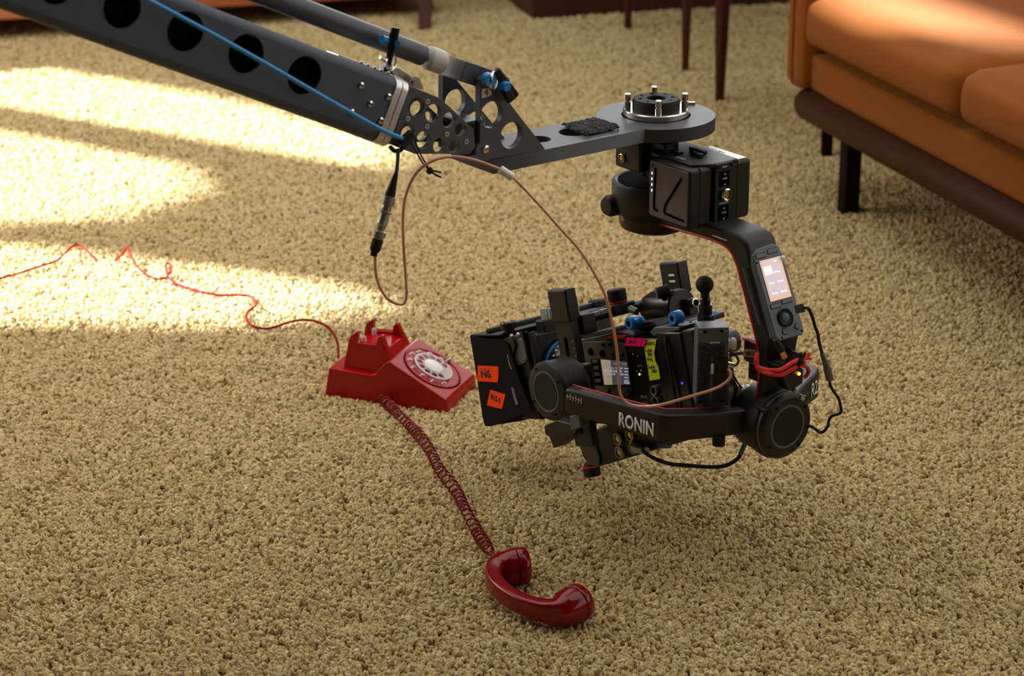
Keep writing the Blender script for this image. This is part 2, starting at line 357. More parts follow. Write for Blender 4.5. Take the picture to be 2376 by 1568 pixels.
def leg_(p, r0, r1, h, mt, par): return obj('leg', Mb().lathe(WORLD.at(p[0], p[1], 0), [(r1, FLOOR), (r0, h)], 2, 16), mt, par)
tb = thing('long_table', 'wooden table of which only slim tapered legs show beside the orange sofa', 'table', (.75, 6.8, FLOOR))
for p, r in (((.3477, 7.1209), .014), ((.484, 6.5925), .013), ((.5537, 6.2634), .0165), ((1.05, 6.4), .0165), ((.98, 6.72), .013), ((.86, 7.27), .014)):
    o = leg_(p, r * 2.0, r * .72, .68, 'mahog', tb)
dd = (Vector((.3477, 7.1209, 0)) - Vector((.5537, 6.2634, 0))).normalized(); nn = Vector((dd.y, -dd.x, 0))
TF = Fr(Vector((.5537, 6.2634, 0)), dd, nn, ZZ)
obj('tabletop', Mb().box(TF, -.06, .95, -.06, .60, .68, .71), 'mahog', tb, bevel=.004)
et = thing('end_table', 'small end table behind the far arm of the orange sofa, one leg showing', 'table', (.95, 5.85, FLOOR))
for p in ((.7707, 5.7153), (1.14, 5.84), (.70, 6.02), (1.08, 6.13)):
    if p[0] > .75: obj('leg', Mb().box(WORLD, p[0] - .013, p[0] + .013, p[1] - .013, p[1] + .013, FLOOR, .40), 'legw', et)
obj('tabletop', Mb().box(SF, -.72, -.26, .04, .5, .40, .43), 'mahog', et, bevel=.004)
# low teak bench whose edge shows behind the crane
b0, b1 = cut(0, 48, Vector((0, 0, .06)), ZZ), cut(560, 16, Vector((0, 0, .06)), ZZ); b0.z = b1.z = 0
BF = Fr(b0, b1 - b0, Vector((-(b1 - b0).y, (b1 - b0).x, 0)), ZZ)
bn = thing('low_bench', 'long low teak bench behind the crane arm, at the top left', 'bench', BF.w(.7, .3, FLOOR))
obj('seat_board', Mb().box(BF, -.6, 1.36, 0, .5, .06, .24), 'teak', bn, bevel=.006)
obj('centre_divider', Mb().box(BF, .800, .818, -.006, .4, .066, .236), 'legw', bn)
obj('leg', Mb().hull([Vector((x, y, FLOOR)) for x, y in ((-.279, 7.09), (-.244, 7.09), (-.244, 7.125), (-.279, 7.125))], [Vector((x, y, .16)) for x, y in ((-.29, 7.27), (-.235, 7.27), (-.235, 7.33), (-.29, 7.33))]), 'mahog', bn, bevel=.003)
for s, n in ((-.5, .05), (-.5, .48), (1.2, .48)): obj('leg', Mb().box(BF, s - .018, s + .018, n - .018, n + .018, FLOOR, .07), 'mahog', bn, bevel=.003)
# dark cabinet
KF = Fr((.0618, 7.2579, 0), (.765, .218, 0), (-.218, .765, 0), ZZ)
cb = thing('dark_cabinet', 'dark maroon cabinet standing on the carpet at the top centre', 'cabinet', KF.w(.7, .25, FLOOR))
obj('cabinet_body', Mb().box(KF, 0, 1.5, 0, .45, FLOOR, .75), 'maroon', cb, bevel=.004)
for k in range(3): obj('door', Mb().box(KF, .03 + k * .49, .50 + k * .49, -.012, 0, .13, .72), 'maroon', cb, bevel=.003)

# ================================================================ TELEPHONE
PF = Fr((-.3394, 4.0996, 0), (.93673, -.35006, 0), (.35006, .93673, 0), ZZ)   # x along its length to the front, y across
ph = thing('rotary_telephone', 'red rotary dial telephone with empty cradle sitting on the carpet', 'telephone', PF.w(.118, .07, -.006))
W0, W1 = .004, .137
side = [(-.003, -.011), (.006, .050), (.030, .049), (.088, .0465), (.098, .050), (.107, .062), (.121, .0760), (.1255, .0772), (.2355, .0195), (.2385, .013), (.239, -.011)]
m = Mb()
lo = [PF.w(x, W0 - .004 * (1 - z / .08), z) for x, z in side]; hi = [PF.w(x, W1 + .004 * (1 - z / .08), z) for x, z in side]
m.hull(lo, hi)
near = [(.026, .040), (.0365, .100), (.040, .109), (.050, .1165), (.0545, .1165), (.0515, .0955), (.091, .0975), (.0925, .108), (.097, .1150), (.1025, .1150), (.106, .104), (.119, .074), (.119, .040)]
mid = [(.029, .040), (.040, .088), (.053, .091), (.091, .093), (.110, .090), (.121, .0745), (.121, .040)]
def slab(pr, y0, y1, dr0=0, dr1=0): m.hull([PF.w(x, y0 + dr0 * (1 - (z - .04) / .08), z) for x, z in pr], [PF.w(x, y1 + dr1 * (1 - (z - .04) / .08), z) for x, z in pr])
slab(near, .028, .040, -.010, 0); slab(near, .098, .110, 0, .010); slab(mid, .038, .100)
obj('housing', m, 'phone', ph, bevel=.005, seg=5, ang=22)
for yy in (.046, .092): obj('cradle_plunger', Mb().lathe(PF.at(.058, yy, 0), [(.0045, .085), (.0045, .100), (.003, .103), (.0001, .1035)], 2, 16), 'clear', ph)
# dial on the sloping front
sl = Vector((.2355 - .128, 0, .0195 - .0765)).normalized()
DX = (PF.a[0] * sl.x + PF.a[2] * sl.z).normalized(); DZ = DX.cross(PF.a[1]).normalized()
cen = PF.w(.1815, .0705, .0765 + (.1815 - .128) * sl.z / sl.x)
DF = Fr(cen, DX, PF.a[1], DZ)
dl = obj('dial_ring', Mb().lathe(DF, [(.0555, -.003), (.0555, .0012), (.0535, .0022), (.0525, .0008), (.0001, .0008)], 2, 56), 'phone', ph)
GR = Mb().torus(DF, .0562, .0011, 2, n=56); obj('dial_groove', GR, 'dark', ph)
lets = ['1', 'ABC2', 'DEF3', 'GHI4', 'JKL5', 'MNO6', 'PRS7', 'TUV8', 'WXY9', 'OPER0']
for i, s in enumerate(lets):
    a = radians(62 + i * 29.5)
    rad = Vector((cos(a), sin(a), 0)); c = DF.w(rad.x * .0445, rad.y * .0445, .0009)
    X = DF.a[1] * 1.0; Xd = X; Yd = -DF.a[0]
    if len(s) > 1: 
        w = .0105
        text('dial_letters', s[:-1], 'cream', dl, c - Xd * .0078 + Yd * .0012, Xd, Yd, width=.0090, height=.0040, bold=.04)
        text('dial_number', s[-1], 'cream', dl, c + Xd * .0018 - Yd * .0022, Xd, Yd, height=.0072, bold=.05)
    else: text('dial_number', s, 'cream', dl, c, Xd, Yd, height=.0062, bold=.03)
holes = [circ(.0275 * cos(radians(62 + i * 29.5)), .0275 * sin(radians(62 + i * 29.5)), .0066, 18) for i in range(10)]
wh = obj('finger_wheel', Mb().prism(DF, circ(0, 0, .0368, 56), 2, .0042, .0058, holes=holes), 'clear', ph)
obj('wheel_rim', Mb().torus(DF, .0366, .0010, 2, t=.005, n=56), 'white', wh)
for i in range(10):
    a = radians(62 + i * 29.5); obj('wheel_dot', Mb().cyl(DF, .0016, .0009, .0016, 2, (.0275 * cos(a), .0275 * sin(a)), 10), 'card', wh)
    obj('hole_rim', Mb().torus(DF, .0068, .0006, 2, (.0275 * cos(a), .0275 * sin(a)), .0058, 18), 'clear', wh)
obj('number_card', Mb().lathe(DF, [(.0185, .001), (.0185, .0066), (.0165, .0078), (.0001, .0078)], 2, 36), 'card', ph)
obj('finger_stop', Mb().tube([DF.w(.012, .052, .002), DF.w(.012, .050, .009), DF.w(.010, .040, .009), DF.w(.009, .034, .0075)], .0022), 'dsteel', ph)
obj('cord_socket', Mb().cyl(PF.at(.1255, 0, .006), .006, -.006, .004, 1), 'dark', ph)

# handset lying on its side
HE, HO = Vector((.54, -.84, 0)).normalized(), Vector((.84, .54, 0)).normalized()
hs = thing('telephone_handset', 'red telephone handset lying on its side on the carpet in the foreground', 'handset', (.045, 3.27, -.008))
c1, c2 = cut(1196, 1314, Vector((0, 0, .022)), ZZ), cut(1329, 1404, Vector((0, 0, .022)), ZZ)
HE = (c2 - c1).normalized(); HO = Vector((-HE.y, HE.x, 0)); HO = HO if HO.x > 0 else -HO
hl = (c2 - c1).length; mid_ = (c1 + c2) / 2; HS = Fr(mid_, HE, HO, ZZ)
def cup(sgn, c, name_):
    n_ = (HO * cos(radians(18)) - HE * sgn * sin(radians(18))).normalized(); f = Fr(c, n_.cross(ZZ), ZZ, n_)
    return f
body = Mb()
for sgn, c in ((-1, c1), (1, c2)):
    f = cup(sgn, c, ''); body.lathe(f, [(.0130, -.040), (.0185, -.033), (.0245, -.020), (.0284, -.006), (.0292, -.0008), (.0284, 0), (.0001, 0)], 2, 40)
h2 = hl / 2
sp3 = smooth([HS.w(-h2 - .004, -.018, 0), HS.w(-h2 - .002, -.034, 0), HS.w(-h2 + .016, -.049, 0), HS.w(-h2 * .42, -.060, 0), HS.w(0, -.0635, 0), HS.w(h2 * .42, -.060, 0), HS.w(h2 - .016, -.049, 0), HS.w(h2 + .002, -.034, 0), HS.w(h2 + .004, -.018, 0)], 6)
n = len(sp3); rings = []
for i, p in enumerate(sp3):
    t = (sp3[min(i + 1, n - 1)] - sp3[max(i - 1, 0)]).normalized(); o_ = ZZ.cross(t); k = abs(i / (n - 1) * 2 - 1)
    ry = .0115 + .0090 * k ** 3; rz = .0140 + .0105 * k ** 3; ring = []
    for j in range(20):
        a = 2 * pi * j / 20; ca, sa = cos(a), sin(a); e = .42
        ring.append(body.b.verts.new(p + o_ * (math.copysign(abs(ca) ** e, ca) * ry) + ZZ * (math.copysign(abs(sa) ** e, sa) * rz)))
    rings.append(ring)
for A_, B_ in zip(rings, rings[1:]):
    for j in range(20): body.face([A_[j], A_[(j + 1) % 20], B_[(j + 1) % 20], B_[j]])
body.face(rings[0]); body.face(rings[-1])
obj('handle', body, 'phone2', hs, ang=50)
for sgn, c, nm in ((-1, c1, 'mouthpiece_cap'), (1, c2, 'earpiece_cap')):
    f = cup(sgn, c, '')
    cp = obj(nm, Mb().lathe(f, [(.0001, .0012), (.0284, .0012), (.0293, .0022), (.0286, .0155), (.0255, .0190), (.0001, .0198)], 2, 44), 'phone2', hs, ang=50)
    obj('seam', Mb().cyl(f, .0276, -.0002, .0016, 2, n=40), 'dark', cp)

def floorpts(pp, z): return [cut(x, y, Vector((0, 0, (q[0] if (q := r_) else z))), ZZ) for x, y, *r_ in pp] if False else [cut(x, y, Vector((0, 0, (r_[0] if r_ else z))), ZZ) for x, y, *r_ in pp]
# coiled cord
path = smooth(floorpts([(884, 918), (893, 930), (912, 950), (945, 982), (978, 1018), (1000, 1050), (1018, 1088), (1042, 1118), (1062, 1146), (1078, 1180), (1098, 1218), (1118, 1252), (1136, 1278), (1146, 1293)], .0085), 30)
Ls = [0]
for a, b in zip(path, path[1:]): Ls.append(Ls[-1] + (b - a).length)
tot = Ls[-1]; turns = 47; hp = []; j = 0; NS = turns * 14
for i in range(NS + 1):
    u = i / NS; s = tot * (u + .030 * sin(u * 2 * pi * 1.0 + 2.2) - .030 * sin(2.2) + .008 * sin(u * 2 * pi * 5)); s = min(max(s, 0), tot - 1e-6)
    while j < len(Ls) - 2 and Ls[j + 1] < s: j += 1
    while j > 0 and Ls[j] > s: j -= 1
    f_ = (s - Ls[j]) / (Ls[j + 1] - Ls[j]); p = path[j].lerp(path[j + 1], f_); t = (path[j + 1] - path[j]).normalized(); sd_ = t.cross(ZZ).normalized()
    R_ = (.0086 + .0008 * sin(u * 23)) * min(1, u * 30 + .15, (1 - u) * 22 + .1); a = 2 * pi * turns * u
    hp.append(p + sd_ * cos(a) * R_ + ZZ * (sin(a) * R_ + .001))
hp = [cut(878, 914, PF.w(0, 0, 0), PF.a[1]) + PF.a[1] * .02] + hp + [c1 + HO * -.034 - HE * .012 + ZZ * -.004]
tag(obj('coiled_cord', Mb().tube(hp, .00185, 7), 'phonecord', loc=path[200]), 'dark red coiled cord running from the telephone to its handset', 'cord')
# line cord trailing off to the left
lc = [(-40, 660), (0, 646), (32, 637), (85, 620), (128, 606, .002), (150, 588, .010), (166, 573, .016), (180, 567, .018), (196, 577, .014), (214, 594, .008), (232, 613, -.004), (240, 620, -.008), (255, 615, -.008), (266, 606, -.003), (282, 590, .012), (292, 578, .020), (296, 571, .024), (300, 584, .018), (310, 606, .010), (322, 622, .005), (338, 636), (360, 646, .0), (380, 645, .001), (390, 640, .004),
      (385, 625, .010), (386, 614, .014), (391, 611, .015), (397, 618, .012), (396, 630, .007), (390, 640, .003), (400, 652), (420, 662), (445, 671), (480, 680), (520, 685, .001), (555, 684), (580, 687), (593, 697), (592, 710), (576, 722), (571, 735), (575, 748), (590, 758), (615, 762, 0), (640, 758), (668, 748, .004), (700, 742, .012), (728, 744, .02), (755, 755, .026), (774, 774, .028), (784, 800, .024), (785, 830, .012)]
tag(obj('line_cord', Mb().tube(smooth(floorpts(lc, .003), 5), .0025, 7), 'linecord', loc=(-.8, 4.8, 0)), 'thin red line cord wandering over the sunlit carpet behind the telephone', 'cord')

# ================================================================ CAMERA CRANE
JO = RIG.w(-.4956 + .0054, -.06, .8042 - .0026)
JF = Fr(JO, RA * -.9034 + ZZ * .4289, RB, RA * .4289 + ZZ * .9034)      # s up the boom, y into it, z across it
cr = thing('camera_crane', 'black perforated crane boom reaching down from top left to a flat round-ended head plate', 'camera crane', JF.w(.5, .045, -.046))
JH, JW, CR_ = .0925, .088, .013
def ring_profile():
    out = [(0, -JH + CR_)]
    for cy, cz, a0 in ((CR_, -JH + CR_, 180), (JW - CR_, -JH + CR_, 270), (JW - CR_, -CR_, 0), (CR_, -CR_, 90)):
        for j in range(7): a = radians(a0 + 15 * j); out.append((cy + CR_ * cos(a), cz + CR_ * sin(a)))
    inn = [(.005 + (y - JW / 2) * (JW - .010) / JW + JW / 2 - .005, (z + JH / 2) * (JH - .010) / JH - JH / 2) for y, z in out[::-1]]
    return out + inn
S0, S1 = .0225, 1.15
m = Mb().prism(JF, ring_profile(), 0, S0, S1)
bc = []
for px, py in ((285, 15), (427, 70), (570, 126), (705, 179)):
    p = JF.cut(px, py, 1, 0); bc.append((p[0], p[2]))
step = (bc[0][0] - bc[3][0]) / 3; zc = sum(b[1] for b in bc) / 4
bc = [(bc[3][0] + step * k, zc) for k in range(0, 9) if bc[3][0] + step * k < S1 - .05]
m.prism(JF, [(S0, -JH + CR_ - .001), (S1, -JH + CR_ - .001), (S1, -CR_ + .001), (S0, -CR_ + .001)], 1, 0, .005, holes=[circ(x, z, .0264, 32) for x, z in bc])
tubeo = obj('boom_tube', m, 'powder', cr, ang=40)
for x, z in bc: obj('hole_rim', Mb().torus(JF, .0268, .0010, 1, (x, z), .0006, 36), 'powder', tubeo)
obj('hole_shade_core', Mb().prism(JF, rrect(.012, JW - .008, -JH + .008, -.008, .008), 0, S0 + .01, S1), 'dark', cr)  # black core added so the boom's holes look deep in shade
for s0, s1 in ((0, .0108), (.0113, S0)): obj('end_collar', Mb().prism(JF, rrect(-.002, JW + .001, -JH - .001, .001, .014), 0, s0, s1), 'alu', cr, bevel=.0008)
for px, py in ((838, 198), (901, 224), (859, 241), (816, 260), (883, 279)):
    p = JF.cut(px, py, 1, 0); b_ = obj('rivet_screw', Mb().lathe(JF, [(.0048, 0), (.0046, -.0022), (.0028, -.0042), (.0001, -.0046)], 1, 18, (p[0], p[2])), 'steel', cr)
    obj('socket', Mb().cyl(JF, .0014, -.0049, -.004, 1, (p[0], p[2]), 6), 'dark', b_)
# perforated end cheeks
ekp = [(951, 199), (1022, 228), (1098, 300), (1102, 340), (1090, 357), (962, 357), (906, 335)]
eh = [((965, 247), .0132), ((1004, 262), .0125), ((1041, 278), .0108), ((1067, 300), .0090), ((943, 306), .0122), ((981, 324), .0118), ((1019, 337), .0104), ((1053, 340), .0088)]
def cheek(v0, v1):
    o = trace(RIG, ekp, 1, -.06); hh = [circ(*(lambda p: (p[0], p[2]))(RIG.cut(*c, 1, -.06)), r, 24) for c, r in eh]
    return Mb().prism(RIG, o, 1, v0, v1, holes=hh)
ck = obj('end_cheek', cheek(-.061, -.053), 'anod', cr, bevel=.0007)
obj('end_cheek', cheek(.018, .026), 'anod', cr, bevel=.0007)
for px, py in ((992, 235), (946, 275), (991, 293), (1037, 311), (1082, 328)):
    p = RIG.cut(px, py, 1, -.061); s_ = obj('countersunk_screw', Mb().cyl(RIG, .0036, -.0618, -.060, 1, (p[0], p[2]), 16), 'alu', cr)
    obj('socket', Mb().cyl(RIG, .0014, -.0622, -.061, 1, (p[0], p[2]), 6), 'dark', s_)
o_ = trace(RIG, [(1022, 228), (1098, 300), (1102, 340)], 1, -.06); q_ = trace(RIG, [(951, 199), (1022, 228)], 1, -.06)
m = Mb(); m.hull([RIG.w(q_[0][0], -.053, q_[0][1]), RIG.w(q_[1][0], -.053, q_[1][1]), RIG.w(q_[1][0], .018, q_[1][1]), RIG.w(q_[0][0], .018, q_[0][1])],
                 [RIG.w(q_[0][0] - .003, -.053, q_[0][1] - .006), RIG.w(q_[1][0] - .003, -.053, q_[1][1] - .006), RIG.w(q_[1][0] - .003, .018, q_[1][1] - .006), RIG.w(q_[0][0] - .003, .018, q_[0][1] - .006)])
obj('cross_web', m, 'anod', cr)
obj('hinge_block', Mb().box(RIG, -.392, -.360, -.049, .018, .678, .728), 'gloss', cr, bevel=.002)
# head plate
plate = [(-.349, -.057), (-.070, -.057)]
a0, a1 = atan2(-.057, -.0697), atan2(.045, -.078)
for k in range(41):
    a = a0 + (a1 - a0 + 2 * pi) % (2 * pi) * k / 40
    plate.append((.090 * cos(a), .090 * sin(a)))
plate += [(-.349, .045)]
hls = [circ(-.2290, -.006, .0185), circ(-.1640, -.006, .0215), circ(-.1010, -.004, .0185), circ(0, 0, .0525, 40)]
obj('head_plate', Mb().prism(RIG, plate, 2, ZT - .0205, ZT, holes=hls), 'plate', cr, bevel=.0012)
obj('clamp_bolt', Mb().rod(RIG.w(.052, .030, ZT + .001), RIG.w(.088, .012, ZT + .001), .003), 'steel', cr)
# velcro patch
m = Mb(); P00, P10, P01 = [RIG.cut(px, py, 2, ZT) for px, py in ((1303, 294), (1363, 316), (1347, 277))]; rg = random.Random(5); G = []
for i in range(27):
    row = []
    for j in range(15):
        e = (P00 + (P10 - P00) * (j / 14)) + (P01 - P00) * 0; q = P00 + (P10 - P00) * (j / 14) * 1.0 + (RIG.cut(1438, 300, 2, ZT) - P10) * (i / 26)
        ed = rg.uniform(-.0012, .0012); row.append(m.b.verts.new(RIG.w(q[0] + ed, q[1] + ed, ZT + .003 + rg.uniform(0, .003) + (.0 if 0 < i < 26 and 0 < j < 14 else -.0028))))
    G.append(row)
for i in range(26):
    for j in range(14): m.face([G[i][j], G[i + 1][j], G[i + 1][j + 1], G[i][j + 1]])
vp = obj('velcro_patch', m, 'velcro', cr, flat=True); vp.modifiers.new('thick', 'SOLIDIFY').thickness = .0015
# turntable ring, hub, four pins
obj('mount_ring', Mb().lathe(RIG, [(.0365, ZT - .012), (.0495, ZT - .012), (.0500, ZT + .008), (.0485, ZT + .0098), (.0365, ZT + .0098)], 2, 56), 'steel', cr)
hb = obj('hub', Mb().lathe(RIG, [(.0355, ZT), (.0360, ZT + .003), (.0362, ZT + .022), (.0345, ZT + .0255), (.0150, ZT + .0255), (.0142, ZT + .0245), (.0142, ZT + .012), (.0001, ZT + .012)], 2, 56), 'rub', cr, ang=30)
for k in range(8):
    a = 2 * pi * k / 8 + .35; obj('hub_hole', Mb().cyl(RIG, .0032 if k % 2 else .0022, ZT + .0200, ZT + .0258, 2, (.0255 * cos(a), .0255 * sin(a)), 14), 'dark', hb)
yaw = atan2(RA.y, RA.x)
for k in range(4):
    a = pi / 2 * k - yaw - pi / 2 + .02
    obj('locating_pin', Mb().lathe(RIG, [(.0052, ZT + .004), (.0052, ZT + .020), (.0038, ZT + .0205), (.0038, ZT + .0225), (.0050, ZT + .023), (.0050, ZT + .0315), (.0042, ZT + .0325), (.0022, ZT + .0325), (.0020, ZT + .0305), (.0001, ZT + .0305)], 2, 20, (.0435 * cos(a), .0435 * sin(a))), 'steel', cr, ang=30)
# triangular gussets
def gusset(pxs, hs_, v0, v1):
    return Mb().prism(RIG, trace(RIG, pxs, 1, v0), 1, v0, v1, holes=[circ(*(lambda p: (p[0], p[2]))(RIG.cut(x, y, 1, v0)), r, 30) for x, y, r in hs_])
g = obj('gusset_plate', gusset([(1114, 186), (1122, 177), (1136, 179), (1145, 190), (1267, 348), (1115, 374), (1104, 362), (1104, 344), (1114, 330)], [(1141, 266, .0192), (1187, 314, .0192)], -.055, -.043), 'anod', cr, bevel=.0006)
obj('gusset_plate', gusset([(1028, 176), (1036, 168), (1052, 172), (1062, 188), (1180, 330), (1110, 344), (1028, 300)], [(1057, 237, .0188), (1104, 288, .0188)], .028, .040), 'anod', cr, bevel=.0006)
p = RIG.cut(1127, 346, 1, -.055); obj('pivot_pin', Mb().lathe(RIG, [(.0058, -.052), (.0058, -.0565), (.0045, -.0572), (.0001, -.0572)], 1, 20, (p[0], p[2])), 'steel', cr)
st = obj('number_sticker', quad_slab(Mb(), RIG, [(1118, 206), (1134, 204), (1141, 214), (1140, 221), (1118, 228)], 1, -.0552, -.0003), 'white', cr, flat=True)
O_ = RIG.w(*RIG.cut(1124, 223, 1, -.056)); text('number', '4', 'red', st, O_, RA, ZZ, height=.010, bold=.01, lift=.0002)
# levelling rod above the boom
RC = [RIG.cut(px, py, 1, -.008) for px, py in ((640, -2), (980, 128))]; r0, r1 = RIG.w(*RC[0]), RIG.w(*RC[1]); rd = (r1 - r0).normalized()
RFm = Fr(r1, rd, RB, rd.cross(RB))
lv = obj('levelling_rod', Mb().lathe(RFm, [(.0001, -.95), (.0150, -.95), (.0150, -.001), (.0140, 0), (.0001, 0)], 0, 32), 'anod', cr)
obj('stop_screw', Mb().lathe(RFm, [(.006, -.010), (.006, .014)], 0, 16), 'steel', cr)
obj('knurled_knob', Mb().lathe(RFm, [(.0001, .008), (.0125, .008), (.0165, .0105), (.0170, .014), (.0170, .034), (.0155, .0365), (.0001, .0365)], 0, 40), 'knurl', cr, ang=30)
k0 = RIG.cut(1046, 156, 1, -.008); k1 = RIG.cut(1140, 187, 1, -.008); b0, b1 = RIG.w(*k0), RIG.w(*k1); bd = (b1 - b0).normalized(); BK = Fr(b0, bd, RB, bd.cross(RB)); BL = (b1 - b0).length
obj('rod_yoke', Mb().box(BK, -.004, BL - .006, -.035, .020, -.0145, .0145), 'anod', cr, bevel=.0010)
obj('yoke_boss', Mb().cyl(BK, .0125, -.034, .026, 1, (BL - .004, 0), 24), 'anod', cr, bevel=.001)
# quick release pins
def pinset(par, c, f, hd, ringc, ringr, rax):
    pass
lp = obj('release_pin', Mb().box(Fr(cut(1153, 172, RIG.w(0, -.06, 0), RB), RA, RB, ZZ).rot(1, radians(52)), -.010, .046, -.010, -.001, -.0065, .0065), 'gloss', cr, bevel=.003)
p = RIG.cut(1170, 199, 1, -.07); obj('button', Mb().lathe(RIG, [(.0070, -.061), (.0070, -.0765), (.0062, -.078), (.0001, -.078)], 1, 24, (p[0], p[2])), 'blue', lp)
p = RIG.cut(1176, 214, 1, -.07); obj('handle_tip', Mb().box(RIG.at(p[0], p[1], p[2]).rot(1, radians(60)), -.008, .016, -.004, .006, -.0068, .0068), 'rub', lp, bevel=.003)
p = RIG.cut(1138, 186, 1, -.066); obj('blue_bushing', Mb().cyl(RIG, .0095, -.068, -.056, 1, (p[0], p[2]), 24), 'blue', lp)
tf = Fr(RIG.w(*RIG.cut(1147, 187, 1, -.072)), RA, RB, ZZ).rot(2, radians(35)); obj('split_ring', Mb().torus(tf, .0125, .0010, 1).torus(tf, .0125, .0010, 1, t=.0018), 'steel', lp)
p2 = obj('release_pin', Mb().tube(smooth([cut(x, y, RIG.w(0, -.045, 0), RB) for x, y in ((918, 64), (911, 98), (905, 128), (902, 150))], 4), [.0062, .0062, .0063, .0063, .0060, .0058, .0056, .0052, .0050, .0045, .0040, .0036, .0034][:13], 10), 'gloss', cr)
obj('button', Mb().rod(cut(922, 101, RIG.w(0, -.050, 0), RB), cut(922, 101, RIG.w(0, -.056, 0), RB), .0040), 'blue', p2)
obj('blue_sleeve', Mb().rod(cut(908, 99, RIG.w(0, -.040, 0), RB), cut(886, 91, RIG.w(0, -.040, 0), RB), .0055, .0060, 16), 'blue', p2)
tf = Fr(cut(909, 145, RIG.w(0, -.045, 0), RB), RA, RB, ZZ).rot(2, radians(20)); obj('split_ring', Mb().torus(tf, .0105, .0009, 1).torus(tf, .0105, .0009, 1, t=.0018), 'steel', p2)
# toggle latch on the boom's top
def TP(px, py, v=-.02): return RIG.w(*RIG.cut(px, py, 1, v))
lt = obj('toggle_latch', Mb().hull([TP(903, 158, -.035), TP(925, 155, -.035), TP(968, 183, -.035), TP(972, 206, -.035), TP(925, 186, -.035)], [TP(903, 158, -.035) + RB * .026, TP(925, 155, -.035) + RB * .026, TP(968, 183, -.035) + RB * .026, TP(972, 206, -.035) + RB * .026, TP(925, 186, -.035) + RB * .026]), 'dsteel', cr, bevel=.0015)
obj('latch_cheek', Mb().prism(RIG, trace(RIG, [(944, 193), (950, 180), (962, 175), (971, 180), (981, 208), (960, 203)], 1, -.045), 1, -.048, -.045), 'dsteel', lt, bevel=.0005)
p = RIG.cut(962, 191, 1, -.05); obj('latch_rivet', Mb().cyl(RIG, .0032, -.051, -.046, 1, (p[0], p[2]), 14), 'steel', lt)
obj('latch_lever', Mb().tube([TP(882, 133), TP(900, 143), TP(915, 158)], .003, 8).tube([TP(882, 158), TP(896, 160), TP(905, 163)], .0045, 8), 'dsteel', lt)
obj('latch_plate', Mb().box(JF.at(0, .03, 0), .0, .115, -.012, .018, .0, .0022), 'alu', cr, bevel=.0005)
for k in range(5): obj('latch_screw', Mb().ball(JF.w(.032 + k * .012, .012, .003), .0024, 10), 'steel', cr)

# cord loop tied round the cheek
cl = tag(obj('bungee_loop', Mb().tube(smooth([TP(936, 318, -.066), TP(948, 310, -.072), TP(962, 320, -.072), TP(966, 335, -.071), TP(978, 362, -.070), TP(993, 388, -.070)], 5), .0013, 6).tube(smooth([TP(950, 322, -.074), TP(956, 335, -.073), TP(968, 356, -.072), TP(982, 380, -.071), TP(995, 392, -.070)], 5), .0013, 6)
    .ball(TP(997, 396, -.070), .0052, 12).tube(smooth([TP(997, 396, -.070), TP(1010, 397, -.070), TP(1023, 400, -.070)], 4), .0014, 6).tube(smooth([TP(997, 396, -.070), TP(1010, 405, -.070), TP(1023, 411, -.070)], 4), .0014, 6)
    .tube(smooth([TP(905, 340, -.058), TP(915, 350, -.066), TP(930, 348, -.070), TP(940, 330, -.071)], 4), .003, 8), 'rub', loc=TP(960, 350)), 'thin black bungee loop with a knot hanging from the perforated cheek of the crane', 'cord')
obj('cord_lock', Mb().rod(TP(929, 338, -.069), TP(957, 308, -.072), .0085, .0070, 18), 'black', cl, bevel=.001)

# blue cable and its connector
bcab = tag(obj('video_cable', Mb().tube(smooth([JF.w(1.13, .02, .045), JF.w(.80, .0, .035), TP(345, 0, -.080) * 1.6 - TP(620, 150, -.0785) * .6, TP(345, 0, -.080), TP(480, 72, -.079), TP(620, 150, -.0785), TP(780, 242, -.077), TP(880, 298, -.076), TP(925, 318, -.074), TP(934, 322, -.070)], 6), .0031, 12), 'bluecable', loc=TP(620, 150)), 'bright blue cable stretched along the perforated crane boom', 'cable')
obj('cable_tail', Mb().tube(smooth([TP(924, 345, -.07), TP(923, 370, -.07), TP(921, 392, -.07), TP(918, 408, -.07)], 5), .0026, 10), 'navy', bcab, label='dark blue tail below the crane')
ca, cb_ = TP(919, 402, -.07), TP(870, 580, -.07); cd = (cb_ - ca).normalized(); CN = Fr(ca, cd.cross(RB), RB, cd); LL = (cb_ - ca).length
ux = tag(obj('cable_boot', Mb().lathe(CN, [(.0030, 0), (.0036, .004), (.0072, .030), (.0072, .033)], 2, 20), 'rub', loc=ca), 'silver and black coaxial plug coupling hanging below the crane between blue and brown cables', 'connector')
obj('plug_shell', Mb().lathe(CN, [(.0060, .032), (.0088, .033), (.0088, .045), (.0066, .046), (.0072, .051), (.0070, .053), (.0088, .054), (.0088, .056), (.0068, .057), (.0074, .070), (.0076, .071), (.0062, .073)], 2, 24), 'dsteel', ux, ang=30)
obj('coupler', Mb().lathe(CN, [(.0066, .072), (.0080, .073), (.0062, .075), (.0055, .081), (.0090, .083), (.0090, .090), (.0070, .0915), (.0060, .095)], 2, 24), 'dsteel', ux, ang=30)
obj('lower_boot', Mb().lathe(CN, [(.0062, .093), (.0078, .095), (.0076, .108), (.0058, .112), (.0042, .114), (.0056, .115), (.0038, .117), (.0050, .118), (.0030, LL)], 2, 20), 'rub', ux, ang=30)

